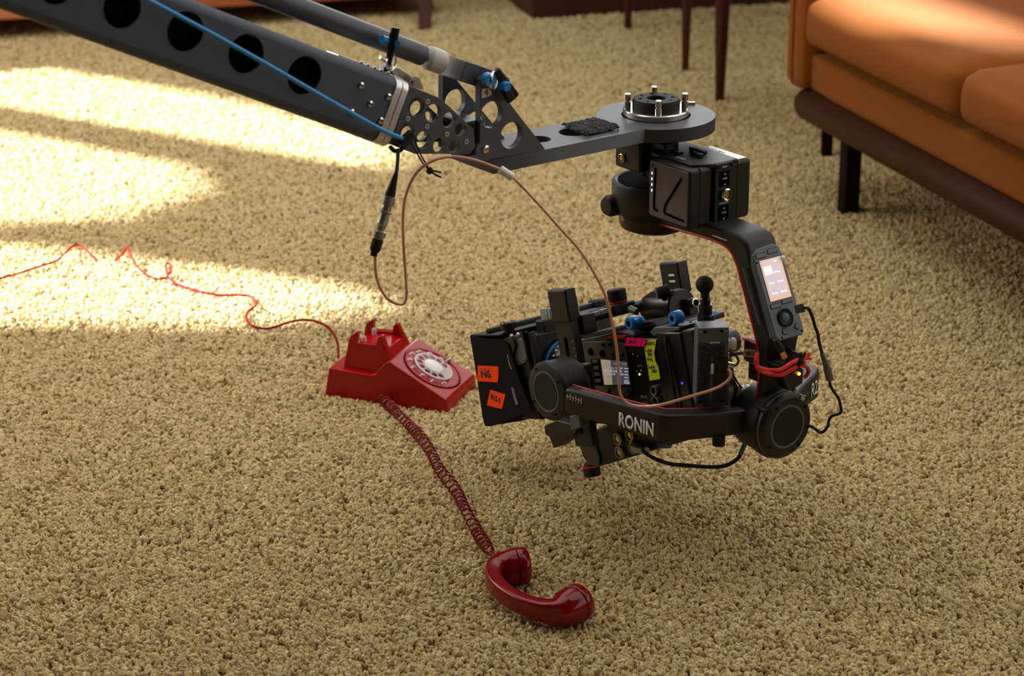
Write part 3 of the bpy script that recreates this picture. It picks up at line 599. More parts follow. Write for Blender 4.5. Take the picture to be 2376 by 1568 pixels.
# ================================================================ GIMBAL
gb = thing('gimbal_stabiliser', 'black motorised gimbal with red trim hanging under the crane head plate', 'gimbal', RIG.w(0, -.1, .26))
obj('mount_collar', Mb().lathe(RIG, [(.026, .575), (.026, .632), (.044, .640), (.044, .6475), (.0001, .6475)], 2, 40), 'black', gb)
cbx = obj('connector_block', Mb().box(RIG, -.050, -.012, -.024, .036, .588, .645), 'black', gb, bevel=.004, seg=3)
p = RIG.cut(1445, 366, 0, -.050); obj('data_port', Mb().lathe(RIG, [(.0065, -.049), (.0070, -.0530), (.0054, -.0540), (.0050, -.051), (.0001, -.051)], 0, 24, (p[1], p[2])), 'dsteel', cbx); obj('port_contact', Mb().cyl(RIG, .0034, -.0535, -.050, 0, (p[1], p[2]), 16), 'gold', cbx)
obj('clamp_tab', Mb().box(RIG, -.092, -.066, .010, .026, .626, .6475), 'dsteel', gb, bevel=.001)
obj('inner_bracket', Mb().box(RIG, -.034, -.006, -.062, -.020, .555, .640), 'gloss', gb, bevel=.002)
p = RIG.cut(1491, 393, 0, -.034); ib = obj('lock_port', Mb().lathe(RIG, [(.0050, -.033), (.0064, -.0375), (.0046, -.0380), (.0001, -.0375)], 0, 20, (p[1], p[2])), 'gold', gb)
pmh = obj('pan_motor_shroud', Mb().lathe(RIG, [(.056, .565), (.0600, .567), (.0640, .566), (.0655, .562), (.0655, .532), (.0600, .520), (.0540, .512), (.0001, .512), ], 2, 56), 'black', gb, ang=40)
obj('shroud_recess', Mb().lathe(RIG, [(.0565, .5665), (.054, .550), (.0001, .550)], 2, 40), 'dark', pmh)
obj('shroud_rib', Mb().tube([RIG.w(.0655 * cos(a), .0655 * sin(a), z) for a, z in ((radians(-128), .532), (radians(-128), .552))], .0035, 10), 'gloss', pmh)
obj('pan_motor', Mb().lathe(RIG, [(.0001, .488), (.040, .488), (.0510, .493), (.0540, .500), (.0545, .530), (.0001, .530)], 2, 56), 'black', gb, ang=40)
obj('lock_lever', Mb().tube([cut(x, y, RIG.w(-.03, .01, 0), RIG.a[1]) for x, y in ((1440, 493), (1448, 497), (1452, 520))], .0045, 8).rod(cut(1447, 478, RIG.w(-.03, .01, 0), RB), cut(1449, 510, RIG.w(-.03, .01, 0), RB), .005), 'dsteel', gb)
# rounded stub of the arm on the far side of the motor, with its red ring
sf = RIG.at(0, .0, .528); obj('arm_stub', Mb().lathe(Fr(RIG.w(-.040, .03, .528), RA * -1, RB, ZZ), [(.017, -.03), (.017, .024), (.013, .031), (.0001, .032)], 0, 28), 'black', gb)
# pan arm, swept down to the roll motor
inner = [(.030, .509), (-.034, .5105), (-.110, .5145), (-.160, .517), (-.190, .5155), (-.205, .511), (-.215, .503), (-.224, .490), (-.232, .472), (-.241, .454), (-.2515, .430), (-.262, .407), (-.2695, .390), (-.2735, .374), (-.2770, .355), (-.2780, .335), (-.275, .310), (-.268, .285)]
outer = [(-.286, .285), (-.290, .310), (-.2945, .340), (-.2960, .365), (-.2990, .384), (-.3020, .4000), (-.2430, .528), (-.236, .535), (-.222, .539), (-.190, .5405), (-.110, .538), (-.034, .534), (.030, .534)]
arm = obj('pan_arm', Mb().prism(RIG, [(v, z) for v, z in inner + outer], 0, -.0295, .0295), 'black', gb, bevel=.006, seg=4, ang=30)
obj('red_inlay', Mb().tube(smooth([RIG.w(-.0262, v + .0006, z - .0004) for v, z in inner[1:]], 3), .0026, 8), 'red', gb)
text('arm_lettering', 'POWERED BY', 'grey_print', gb, RIG.w(*RIG.cut(1652, 548, 2, .5412)), RB * -1, RA * .8 + ZZ * .02, width=.030, height=.0035)
obj('side_rail', Mb().tube([RIG.w(-.0335, -.243, .495), RIG.w(-.0335, -.262, .4575), RIG.w(-.0335, -.2820, .4185)], .0022, 8), 'screen_body', gb)
# screen unit
PN = Fr(RIG.w(-.0285, -.3115, .3985), RA, (RB * .447 + ZZ * .894), RB * -.894 + ZZ * .447)
PWd, PHt = .0560, .1400
scu = obj('control_panel', Mb().prism(PN, [(.006, 0), (PWd - .006, 0), (PWd - .001, .004), (PWd, .012), (PWd, PHt - .020), (PWd - .005, PHt - .004), (PWd - .014, PHt), (.010, PHt - .003), (.002, PHt - .010), (0, PHt - .022), (0, .007)], 2, -.012, .0030), 'screen_body', gb, bevel=.0015, seg=3)
def pn(px, py): p = PN.cut(px, py, 2, .003); return p
sc = obj('screen', Mb().prism(PN, rrect(.0075, .0510, .0570, .1205, .0015), 2, .0030, .0034), 'gloss', scu, flat=True)
M['scr'] = mat('lit_screen', (.3, .2, .16), .15, emit=(.80, .50, .36), es=.36)
M['scr2'] = mat('lit_screen_panel', (.3, .25, .25), .15, emit=(.62, .50, .50), es=.42)
M['scrw'] = mat('lit_screen_white', (.8, .8, .8), .2, emit=(.95, .95, 1), es=.6)
M['scrb'] = mat('lit_screen_lilac', (.3, .25, .6), .2, emit=(.45, .36, .85), es=.5)
dsp = obj('display', Mb().box(PN, .0085, .0500, .0580, .1195, .0034, .0036), 'scr', scu, flat=True)
obj('menu_area', Mb().box(PN, .0115, .0465, .0650, .1175, .0036, .0037), 'scr2', dsp, flat=True)
obj('selected_tile', Mb().box(PN, .0125, .0270, .0970, .1090, .0037, .0038), 'scrw', dsp, flat=True)
for (x, y, s) in ((.0300, .0975, 'Balance'), (.0150, .0830, 'Motor'), (.0320, .0830, 'Follow'), (.0150, .0675, 'Setting'), (.0320, .0675, 'Channel')):
    obj('menu_icon', Mb().cyl(PN, .0028, .0037, .0038, 2, (x + .0055, y + .0065), 14), 'scrb', dsp, flat=True)
    text('menu_text', s, 'scrw', dsp, PN.w(x, y, .0037), PN.a[0], PN.a[1], width=.0110, height=.0024, thick=.0001, lift=.0001, bold=.01)
text('status_text', '5.1V', 'scrw', dsp, PN.w(.034, .1130, .0037), PN.a[0], PN.a[1], height=.0024, thick=.0001, lift=.0001)
for x0, x1, y0 in ((.0050, .0245, .1235), (.0285, .0470, .1265), (.0060, .0255, .0475), (.0290, .0480, .0505)):
    obj('soft_key', Mb().prism(PN, rrect(x0, x1, y0, y0 + .0062, .0012), 2, .0028, .0040), 'screen_body', scu, bevel=.0004)
    obj('key_gap', Mb().prism(PN, rrect(x0 - .0007, x1 + .0007, y0 - .0007, y0 + .0069, .0014), 2, .0025, .00325), 'dark', scu, flat=True)
wx, wy = .0265, .0305
jw = obj('jog_wheel', Mb().lathe(PN, [(.0138, .003), (.0138, .0058), (.0128, .0066), (.0100, .0060), (.0088, .0045), (.0001, .0045)], 2, 40, (wx, wy)), 'gloss', scu)
for k in range(36):
    a = 2 * pi * k / 36; obj('wheel_ridge', Mb().box(Fr(PN.w(wx + .0122 * cos(a), wy + .0122 * sin(a), .0066), PN.a[0] * cos(a) + PN.a[1] * sin(a), PN.a[1] * cos(a) - PN.a[0] * sin(a), PN.a[2]), -.0014, .0014, -.0004, .0004, -.0006, .0005), 'rub', jw, flat=True)
obj('wheel_ring', Mb().torus(PN, .0086, .0005, 2, (wx, wy), .0056, 30), 'screen_body', jw)
obj('wheel_button', Mb().lathe(PN, [(.0072, .0045), (.0068, .0060), (.0050, .0068), (.0001, .0072)], 2, 28, (wx, wy)), 'screen_body', jw)
for x, y, r in ((.0445, .0135, .0042), (.0190, .0110, .0042)):
    obj('push_button', Mb().lathe(PN, [(r, .003), (r * .95, .0042), (.0001, .0046)], 2, 20, (x, y)), 'screen_body', scu); obj('button_gap', Mb().cyl(PN, r + .0008, .0028, .0033, 2, (x, y)), 'dark', scu)
for x, y in ((.0110, .0035), (.0510, .0060), (.0035, .1175), (.0510, .1185)): obj('panel_screw', Mb().cyl(PN, .0016, .0028, .0034, 2, (x, y), 12), 'dark', scu)
obj('joystick_nub', Mb().ball(PN.w(.0500, .1150, .0070), .0042, 12), 'white', scu)
# roll motor
rm = obj('roll_motor', Mb().lathe(Fr(RIG.w(0, 0, .26), RA, RB, ZZ), [(.0001, -.3135), (.0445, -.3135), (.0485, -.3110), (.0512, -.3065), (.0512, -.3000), (.0530, -.2990), (.0540, -.2970), (.0540, -.2900), (.0500, -.2700), (.0495, -.2500), (.0460, -.2360), (.0400, -.2300), (.0001, -.2300)], 1, 64), 'black', gb, ang=25)
RM = Fr(RIG.w(0, 0, .26), RA, RB, ZZ)
obj('motor_cap_ring', Mb().lathe(RM, [(.0300, -.3132), (.0305, -.3142), (.0335, -.3142), (.0340, -.3132)], 1, 48), 'screen_body', rm)
obj('cap_disc', Mb().lathe(RM, [(.0298, -.3130), (.0298, -.3137), (.0001, -.3137)], 1, 48), 'rub', rm)
for a in (35, 125, 215, 305): obj('motor_screw', Mb().cyl(RM, .0023, -.3142, -.3130, 1, (.0415 * cos(radians(a)), .0415 * sin(radians(a))), 12), 'dark', rm)
for a in (40, 140): obj('case_screw_boss', Mb().cyl(RM, .0050, -.3090, -.2900, 1, (.0510 * cos(radians(a)), .0510 * sin(radians(a))), 14), 'black', rm)
obj('motor_collar', Mb().lathe(RM, [(.0508, -.3065), (.0520, -.3058), (.0520, -.3040), (.0508, -.3035)], 1, 56), 'screen_body', rm)
# yoke arms to the tilt motors
def yoke(sg, st):                                        # stations: (outer u,v), (inner u,v), z low, z high
    m_ = Mb(); rings = []
    for (ou, ov), (iu, iv), z0, z1 in st: rings.append([m_.b.verts.new(RIG.w(sg * a, b, c)) for a, b, c in ((ou, ov, z0), (ou, ov, z1), (iu, iv, z1), (iu, iv, z0))])
    for A_, B_ in zip(rings, rings[1:]):
        for j in range(4): m_.face([A_[j], A_[(j + 1) % 4], B_[(j + 1) % 4], B_[j]])
    m_.face(rings[0]); m_.face(rings[-1]); return m_
stn = [((.030, -.272), (.030, -.244), .245, .283), ((.052, -.2730), (.052, -.2440), .246, .284), ((.110, -.2500), (.100, -.2230), .2455, .2850), ((.1555, -.2290), (.140, -.2040), .244, .288), ((.1660, -.2190), (.1480, -.1950), .244, .289), ((.1800, -.150), (.1620, -.145), .244, .287), ((.1960, -.060), (.1770, -.055), .242, .283), ((.2000, -.035), (.180, -.030), .242, .281)]
ya = obj('yoke_arm', yoke(-1, stn), 'black', gb, bevel=.005, seg=3, ang=30)
stn2 = [((a - .013 * (i > 1), b), (c - .013 * (i > 1), d), z0, z1) for i, ((a, b), (c, d), z0, z1) in enumerate(stn)]
yb = obj('yoke_arm', yoke(1, stn2), 'black', gb, bevel=.005, seg=3, ang=30)
for sg, st_ in ((-1, stn), (1, stn2)):
    obj('red_inlay', Mb().tube(smooth([RIG.w(sg * (i_[0] - .0005), i_[1] + .0005, z1 - .0015) for _, i_, _, z1 in st_[1:]], 4), .0016, 6), 'red', gb)
def along(sg, k, t): s_ = stn if sg < 0 else stn2; a, b = s_[k], s_[k + 1]; return RIG.w(sg * (a[0][0] + (b[0][0] - a[0][0]) * t), a[0][1] + (b[0][1] - a[0][1]) * t, 0)
X_ = (along(-1, 4, 0) - along(-1, 5, 0)).normalized(); O_ = along(-1, 4, .86) + ZZ * .254
text('arm_lettering', 'RONIN', 'print_', ya, along(-1, 5, .07) + ZZ * .2505, X_, ZZ, width=.066, height=.0225, bold=.028, spacing=1.02)
Xr = (along(1, 3, 0) - along(1, 2, 0)).normalized(); text('arm_lettering', 'R2', 'print_', yb, along(1, 2, .42) + ZZ * .2560, Xr, ZZ, width=.024, height=.0225, bold=.004)
e0 = along(-1, 6, -.30); 
for k in range(6):
    q = along(-1, 6, -.40 + k * .22); obj('scale_tick', Mb().box(Fr(q + ZZ * .2655, X_, X_.cross(ZZ), ZZ), -.0004, .0004, -.0003, .0008, 0, .0095 if k % 2 == 0 else .007), 'print_', ya, flat=True)
obj('scale_line', Mb().box(Fr(along(-1, 6, -.40) + ZZ * .2705, -X_, X_.cross(ZZ), ZZ), 0, .0300, -.0006, .0006, 0, .0006), 'grey_print', ya, flat=True)
obj('adjust_foot', Mb().cyl(RIG.at(-.085, -.258, 0), .0095, .234, .248, 2), 'rub', gb)
# tilt motors and camera cage
TL = Fr(RIG.w(0, .012, .26), RA, RB, ZZ)
for sg in (-1,):
    tm = obj('tilt_motor', Mb().lathe(Fr(TL.o, RA * sg, RB, ZZ), [(.0001, .1985), (.0400, .1985), (.0450, .1965), (.0468, .1930), (.0468, .1860), (.0455, .1850), (.0455, .1500), (.0400, .1420), (.0001, .1400)], 0, 56), 'black', gb, ang=25)
    tf = Fr(TL.o, RA * sg, RB, ZZ)
    obj('motor_cap_ring', Mb().lathe(tf, [(.0290, .1983), (.0295, .1992), (.0320, .1992), (.0325, .1983)], 0, 44), 'screen_body', tm)
    obj('cap_disc', Mb().lathe(tf, [(.0285, .198), (.0285, .1989), (.0001, .1989)], 0, 44), 'rub', tm)
    for a in (50, 140, 230, 320): obj('motor_screw', Mb().cyl(tf, .0020, .198, .1992, 0, (.0385 * cos(radians(a)), .0385 * sin(radians(a))), 10), 'dark', tm)
obj('tilt_bearing', Mb().cyl(TL, .019, .125, .186, 0), 'black', gb, bevel=.002)
obj('bearing_block', Mb().box(TL, .168, .190, -.085, -.055, -.045, .012), 'black', gb, bevel=.002)
for sg in (-1, 1):
    obj('tilt_bracket', Mb().box(Fr(CF.o, RA * sg, CF.a[1], CF.a[2]), .121, .143, -.022, .034, -.045, .030), 'black', gb, bevel=.003)
def post(u0, u1): return Mb().prism(CF, rrect(.013, .058, .030, .1450, .005) , 0, u0, u1)
for u0, u1 in ((-.125, -.103), (.103, .125)):
    po = obj('cage_post', Mb().prism(CF, rrect(.013, .057, -.105, .098, .003), 0, u0 + .004, u1 - .004, holes=[rrect(.031, .040, .025, .070, .004), rrect(.031, .040, -.085, -.050, .004)]), 'black', gb, bevel=.001)
    pc_ = obj('post_cap', Mb().prism(CF, rrect(.0115, .0585, .094, .1455, .003), 0, u0, u1), 'black', po, bevel=.003, seg=3)
    for k in range(8): obj('scale_mark', Mb().box(CF, u0 + .0030, u0 + .0042, .0150, .0180, -.02 + k * .012, -.0192 + k * .012), 'gold', po, flat=True)
for y0 in (.123, .113): obj('white_mark', Mb().box(CF, .1020, .1030, .022, .037, y0, y0 + .0035), 'print_', gb, flat=True)
obj('white_mark', Mb().box(CF, -.1026, -.1016, .0135, .0165, .100, .130), 'print_', gb, flat=True)
# top bar of the cage
obj('top_bar', Mb().lathe(CF.at(0, .022, .092), [(.0001, -.103), (.0078, -.103), (.0078, -.060), (.0085, -.059), (.0085, .103), (.0001, .103)], 0, 20), 'gloss', gb, ang=30)
obj('bar_clamp', Mb().box(CF, -.105, -.078, .006, .030, .070, .101), 'black', gb, bevel=.002)
obj('bar_clamp', Mb().box(CF, .076, .105, .006, .030, .074, .101), 'black', gb, bevel=.002)
kp = CF.l(cut(1435, 706, CF.w(0, .022, 0), CF.a[1])); kx = kp[0]
kn = obj('clamp_knob', Mb().lathe(CF.at(kx, .022, .099), [(.0001, .027), (.0135, .027), (.0150, .025), (.0150, .009), (.0145, .008), (.0001, .008)], 2, 32), 'rub', gb, ang=30)
obj('red_band', Mb().lathe(CF.at(kx, .022, .099), [(.0146, .0055), (.0148, .008), (.0135, .0082), (.0135, .0055)], 2, 32), 'red', kn)
obj('knob_base', Mb().box(CF.at(kx, .022, .098), -.022, .024, -.013, .013, -.012, .006), 'black', gb, bevel=.003)
# lower plate, feet
obj('camera_plate', Mb().box(CF, -.11, .11, -.15, .09, -.070, -.058), 'black', gb, bevel=.002)
o = trace(CF, [(1270, 985), (1300, 972), (1345, 985), (1345, 1003), (1292, 1038), (1282, 1012), (1272, 1005)], 0, -.118); obj('lower_clamp', Mb().prism(CF, o, 0, -.125, -.098), 'black', gb, bevel=.002)
o = trace(CF, [(1330, 962), (1352, 958), (1357, 990), (1334, 996)], 0, -.13); obj('clamp_screw', Mb().prism(CF, o, 0, -.138, -.12), 'screen_body', gb, bevel=.002)

# ================================================================ BATTERIES AND POWER HUB
hub = obj('power_hub', Mb().prism(RIG, rrect(-.0145, .0195, .533, .6268, .002), 1, -.155, -.050), 'black', gb, bevel=.001)
bx = RIG
hp_ = obj('hub_top', Mb().prism(RIG, [(-.046, -.135), (-.016, -.152), (.022, -.152), (.033, -.150), (.034, -.030), (.0, -.020), (-.030, -.028), (-.046, -.045)], 2, .621, .6275), 'black', hub, bevel=.0015)
obj('latch_button', Mb().box(RIG, -.0140, -.0060, -.118, -.098, .6275, .6345), 'gloss', hub, bevel=.0012); obj('latch_button', Mb().box(RIG, .0040, .0130, -.105, -.072, .6275, .6330), 'gloss', hub, bevel=.0012)
obj('release_slide', Mb().box(RIG, -.022, -.010, -.078, -.066, .6275, .6295), 'gloss', hub, bevel=.0006)
text('hub_lettering', 'RONIN', 'grey_print', hub, RIG.w(-.039, -.092, .6275), RB * -1, RA, width=.019, height=.0060)
RY = lambda u, z: RIG.w(u, -.1552, z)
for s, z, w in (('14.4V', .6195, .0085), ('14.4V', .5365, .0085), ('POWER OUT', .5640, .0185)): text('hub_lettering', s, 'print_', hub, RY(.0030 - w / 2, z), RA, ZZ, width=w, height=.0028, lift=.0001, thick=.0003, bold=.01)
for z in (.5905, .5380):
    obj('tap_socket', Mb().box(RIG, -.0065, .0125, -.1562, -.155, z, z + .024), 'dark', hub, bevel=.0004)
    for q in (.0045, .0205): obj('tap_pin', Mb().cyl(RIG, .0016, -.1568, -.1560, 1, (.0030, z + q - .001), 10), 'grey_print', hub)
for zz_, txt_ in ((.6018, 'P-TAP'), (.5493, 'P-TAP')): text('hub_lettering', txt_, 'print_', hub, RIG.w(-.001, -.1564, zz_), RA, ZZ, width=.0080, height=.0028, lift=.0001, thick=.0003, bold=.01)
pt = obj('power_socket', Mb().lathe(RIG, [(.0092, -.153), (.0098, -.1600), (.0080, -.1615), (.0072, -.1610), (.0068, -.1575), (.0001, -.1575)], 1, 32, (.0045, .5785)), 'steel', hub); obj('socket_face', Mb().cyl(RIG, .0054, -.1590, -.157, 1, (.0045, .5785)), 'gold', hub)
for k in range(5): obj('contact_hole', Mb().cyl(RIG, .0009, -.1593, -.1588, 1, (.0045 + .003 * cos(k * 1.2566), .5785 + .003 * sin(k * 1.2566)), 8), 'dark', hub)
for u_ in (-.0105, .0160): 
    for z_ in (.6215, .5385): obj('hub_screw', Mb().cyl(RIG, .0020, -.1556, -.1548, 1, (u_, z_), 10), 'dark', hub)
def battery(name, u0, u1, lab, face_u):
    bt = tag(obj(name, Mb().box(RIG, u0, u1, -.1500, -.058, .5325, .6235), 'black', bevel=.0055, seg=4, loc=RIG.w((u0 + u1) / 2, -.105, .5325)), lab, 'battery', None)
    return bt
b1_ = battery('gimbal_battery', -.0600, -.0150, 'square black gimbal battery with grooved face and four lit charge dots, left of its twin', -1)
b2_ = battery('gimbal_battery', .0200, .0600, 'square black gimbal battery with a white strip label on top, right of its twin', 1)
bf = -.0600
M['batface'] = mat('battery_face_bounce', (.080, .070, .055), .5, bump=.2, bscale=1000)  # brown tone is carpet bounce light painted into the black face
fp = obj('face_plate', Mb().prism(RIG, rrect(-.1470, -.0605, .5365, .6200, .004), 0, bf - .0012, bf + .001), 'batface', b1_, bevel=.0008)
fp2 = obj('face_plate', Mb().prism(RIG, rrect(-.1470, -.0605, .5365, .6200, .004), 0, .0590, .0612), 'batface', b2_, bevel=.0008)
def gv(a, b): return [RIG.w(bf - .0010, *a), RIG.w(bf - .0010, *b)]
gvs = Mb().tube(smooth([RIG.w(bf - .0011, v, z) for v, z in ((-.074, .612), (-.0725, .580), (-.072, .552), (-.0745, .5475), (-.0800, .5470))], 4), .0020, 8, flat=1)
gvs.tube([RIG.w(bf - .0011, v, z) for v, z in ((-.1330, .6090), (-.0980, .5600), (-.0955, .5500), (-.0985, .5465), (-.1400, .5450))], .0020, 8)
obj('groove', gvs, 'dark', b1_)
for k in range(4): obj('charge_light', Mb().box(RIG, bf - .0018, bf - .0010, -.0668, -.0655, .5735 + k * .0088, .5770 + k * .0088), mat('charge_led', (.5, .6, .9), .3, emit=(.7, .8, 1), es=1.6) if k == 0 else bpy.data.materials['charge_led'], b1_, flat=True)
obj('charge_button', Mb().cyl(RIG, .0030, bf - .0018, bf - .001, 0, (-.0662, .6135), 16), 'black', b1_)
obj('case_seam', Mb().box(RIG, -.0405, -.0400, -.1503, -.057, .5322, .6238), 'dark', b1_, flat=True); obj('case_seam', Mb().box(RIG, .0330, .0335, -.1503, -.057, .5322, .6238), 'dark', b2_, flat=True)
wl = obj('name_label', Mb().box(RIG, .0365, .0560, -.1440, -.064, .6233, .6240), 'print_', b2_, flat=True)
text('label_text', 'RONIN', 'ink', wl, RIG.w(.0405, -.067, .6240), RB * -1, RA, width=.040, height=.0065, lift=.0001, thick=.0002)

# ================================================================ CINEMA CAMERA
cam_t = thing('cinema_camera', 'black cinema camera with lens and matte box, taped with coloured labels, slung in the gimbal', 'camera', CF.w(0, 0, -.06))
BU = -.066                                                # its left side, facing us
bod = obj('camera_body', Mb().box(CF, BU, .060, -.105, .078, -.058, .052), 'black', cam_t, bevel=.003, seg=2)
M['olive'] = mat('panel_olive_bounce', (.034, .030, .018), .45, bump=.1, bscale=900, vary=.2)  # olive-brown reflection put into the colour of a dark panel
def cq(pxs, k=BU): return trace(CF, pxs, 0, k)
sp_ = obj('side_panel', Mb().prism(CF, cq([(1342, 798), (1352, 792), (1432, 789), (1452, 796), (1462, 835), (1470, 905), (1458, 925), (1390, 915), (1380, 900), (1350, 840)]), 0, BU - .004, BU), 'olive', cam_t, bevel=.001)
K = BU - .004
obj('key_bank', Mb().prism(CF, cq([(1372, 833), (1393, 832), (1402, 895), (1378, 893)], K), 0, K - .0008, K), 'dark', sp_)
for i in range(4):
    a, b = 1376 + i * 2.2, 838 + i * 15; obj('function_key', Mb().prism(CF, cq([(a, b - 4), (a + 13, b - 4), (a + 14, b + 4), (a + 1, b + 4)], K), 0, K - .0022, K), 'olive', sp_, bevel=.0004)
obj('screen_bezel', Mb().prism(CF, cq([(1392, 829), (1459, 835), (1468, 896), (1401, 896)], K), 0, K - .0010, K), 'gloss', sp_)
M['lcd'] = mat('lcd_backlight', (.10, .10, .13), .2, emit=(.34, .36, .52), es=.05); M['lcd2'] = mat('lcd_glare', (.3, .25, .18), .2, emit=(.70, .58, .42), es=.16)
M['lcdt'] = mat('lcd_text', (.5, .5, .6), .3, emit=(.75, .78, .95), es=.17); M['lcdo'] = mat('lcd_orange', (.4, .25, .1), .3, emit=(.95, .60, .15), es=.13)
ls = obj('side_screen', Mb().prism(CF, cq([(1395, 833), (1456, 838), (1464, 892), (1404, 892)], K), 0, K - .0013, K - .0009), 'lcd', sp_, flat=True)
obj('screen_left_column', Mb().prism(CF, cq([(1395, 833), (1418, 835), (1423, 892), (1404, 892)], K), 0, K - .0014, K - .0009), 'lcd2', ls, flat=True)
def ctext(name, s, m, par, x0, y0, x1, hgt, k, **kw):
    """letters on the camera's left side between two pixels of one baseline"""
    a, b = CF.w(*CF.cut(x0, y0, 0, k)), CF.w(*CF.cut(x1, y0 + (x1 - x0) * .02, 0, k)); 
    return text(name, s, m, par, a, CF.a[1] * -1, CF.a[2], width=(b - a).length, height=hgt, thick=.0002, lift=.0002, **kw)
ctext('screen_text', '21:19:56:20', 'lcdt', ls, 1403, 864, 1443, .0045, K - .0014, bold=.02)
ctext('screen_text', '23.98  800', 'lcdt', ls, 1408, 870, 1448, .0030, K - .0014, bold=.01)
ctext('screen_text', 'EI  5600K', 'lcdt', ls, 1420, 856, 1446, .0030, K - .0014)
ctext('screen_text', 'Media', 'lcdt', ls, 1449, 890, 1461, .0035, K - .0014, bold=.02)
ctext('screen_text', 'MENU', 'lcdo', ls, 1402, 845, 1414, .0030, K - .0014, bold=.02); ctext('screen_text', 'ND', 'lcdo', ls, 1408, 888, 1420, .0035, K - .0014, bold=.02)
for x in (1425, 1444): obj('screen_bar', Mb().prism(CF, cq([(x, 842), (x + 12, 843), (x + 12, 845), (x, 844)], K), 0, K - .0015, K - .0009), 'lcdo', ls, flat=True)
for y in (853, 860, 867, 874, 881): obj('screen_meter', Mb().prism(CF, cq([(1450, y), (1459, y + .5), (1459.5, y + 3), (1450.5, y + 2.5)], K), 0, K - .0015, K - .0009), 'lcdt', ls, flat=True)
for x, y, r in ((1371, 816, .0050), (1398, 820, .0048), (1419, 821, .0042), (1398, 799, .0030), (1415, 798, .0034), (1442, 821, .0040), (1412, 905, .0034), (1456, 904, .0040)):
    p = CF.cut(x, y, 0, K); bo = obj('assign_button', Mb().lathe(CF, [(r + .0012, K), (r + .0010, K - .0012), (r, K - .0010), (r * .9, K - .003), (.0001, K - .0034)], 0, 20, (p[1], p[2])), 'dark' if r > .0045 else 'olive', sp_)
obj('top_ledge', Mb().prism(CF, cq([(1346, 790), (1440, 768), (1475, 776), (1475, 790), (1440, 789), (1352, 792)]), 0, BU - .003, .050), 'black', cam_t, bevel=.001)
obj('red_line', Mb().prism(CF, cq([(1403, 784), (1420, 778), (1456, 777), (1446, 784), (1405, 785)], BU - .004), 0, BU - .0042, BU - .0028), 'red', cam_t, flat=True)
# darker middle section with indicator lights
md_ = obj('media_section', Mb().box(CF, BU - .002, .055, -.128, -.045, -.062, .056), 'gloss', cam_t, bevel=.002)
k2 = BU - .002
for x, y, mm in ((1469, 821, 'print_'), (1480, 826, 'grey_print'), (1478, 860, 'grey_print'), (1488, 859, 'print_')):
    p = CF.cut(x, y, 0, k2); obj('indicator', Mb().cyl(CF, .0013, k2 - .0008, k2, 0, (p[1], p[2]), 10), mm, md_)
M['led'] = mat('green_led', (.2, .5, .05), .3, emit=(.55, 1, .1), es=1.2)
p = CF.cut(1484.5, 868, 0, k2); obj('power_light', Mb().cyl(CF, .0017, k2 - .0010, k2, 0, (p[1], p[2]), 12), 'led', md_)
ctext('panel_text', 'MEDIA', 'grey_print', md_, 1487, 923, 1502, .0040, k2); ctext('panel_text', 'SDI', 'grey_print', md_, 1490, 936, 1503, .0040, k2); ctext('panel_text', 'BATT', 'grey_print', md_, 1480, 851, 1491, .0030, k2)
for x, y in ((1522, 905), (1526, 929)):
    p = CF.cut(x, y, 0, k2); j = obj('video_socket', Mb().lathe(CF, [(.0078, k2), (.0078, k2 - .006), (.0062, k2 - .0062), (.0055, k2 - .002), (.0001, k2 - .002)], 0, 24, (p[1], p[2])), 'dsteel', md_)
    obj('socket_bore', Mb().cyl(CF, .0050, k2 - .0030, k2 - .0018, 0, (p[1], p[2])), 'dark', j)
# recorder / battery plate at the back
rc_ = obj('recorder', Mb().box(CF, BU - .004, .004, -.185, -.126, -.062, .066), 'gloss', cam_t, bevel=.003)
bp_ = obj('battery_plate', Mb().box(CF, BU - .001, .002, -.208, -.184, -.060, .068), 'black', cam_t, bevel=.002)
obj('plate_label', Mb().prism(CF, cq([(1588, 905), (1594, 882), (1598, 905), (1597, 933), (1590, 933)], BU - .001), 0, BU - .0016, BU - .0008), mat('worn_label', (.16, .15, .09), .6, vary=.4, bscale=300), bp_, flat=True)
obj('worn_strip', Mb().prism(CF, cq([(1590, 843), (1595, 843), (1594, 858), (1589, 866)], BU - .001), 0, BU - .0016, BU - .0008), bpy.data.materials['worn_label'], bp_, flat=True)
p = CF.cut(1582, 889, 0, BU - .005); obj('blue_light', Mb().cyl(CF, .0018, BU - .005, BU - .003, 0, (p[1], p[2]), 12), mat('blue_led', (.02, .02, .4), .3, emit=(.03, .03, 1), es=1.5), rc_)
obj('recorder_handle', Mb().tube(smooth([CF.w(BU - .005, -.150, .060), CF.w(BU - .009, -.152, .040), CF.w(BU - .009, -.154, -.040), CF.w(BU - .005, -.152, -.056)], 4), .0022, 8), 'rub', rc_)
obj('top_plate', Mb().prism(CF, [(-.118, .060), (-.180, .068), (-.182, .0735), (-.122, .0735), (-.108, .066)], 0, BU - .002, .003), 'screen_body', cam_t, bevel=.0012)
for f0 in (-.13, -.15, -.17): obj('mount_hole', Mb().cyl(CF, .0022, .0740, .0750, 2, (-.035, f0), 12), 'dark', cam_t)
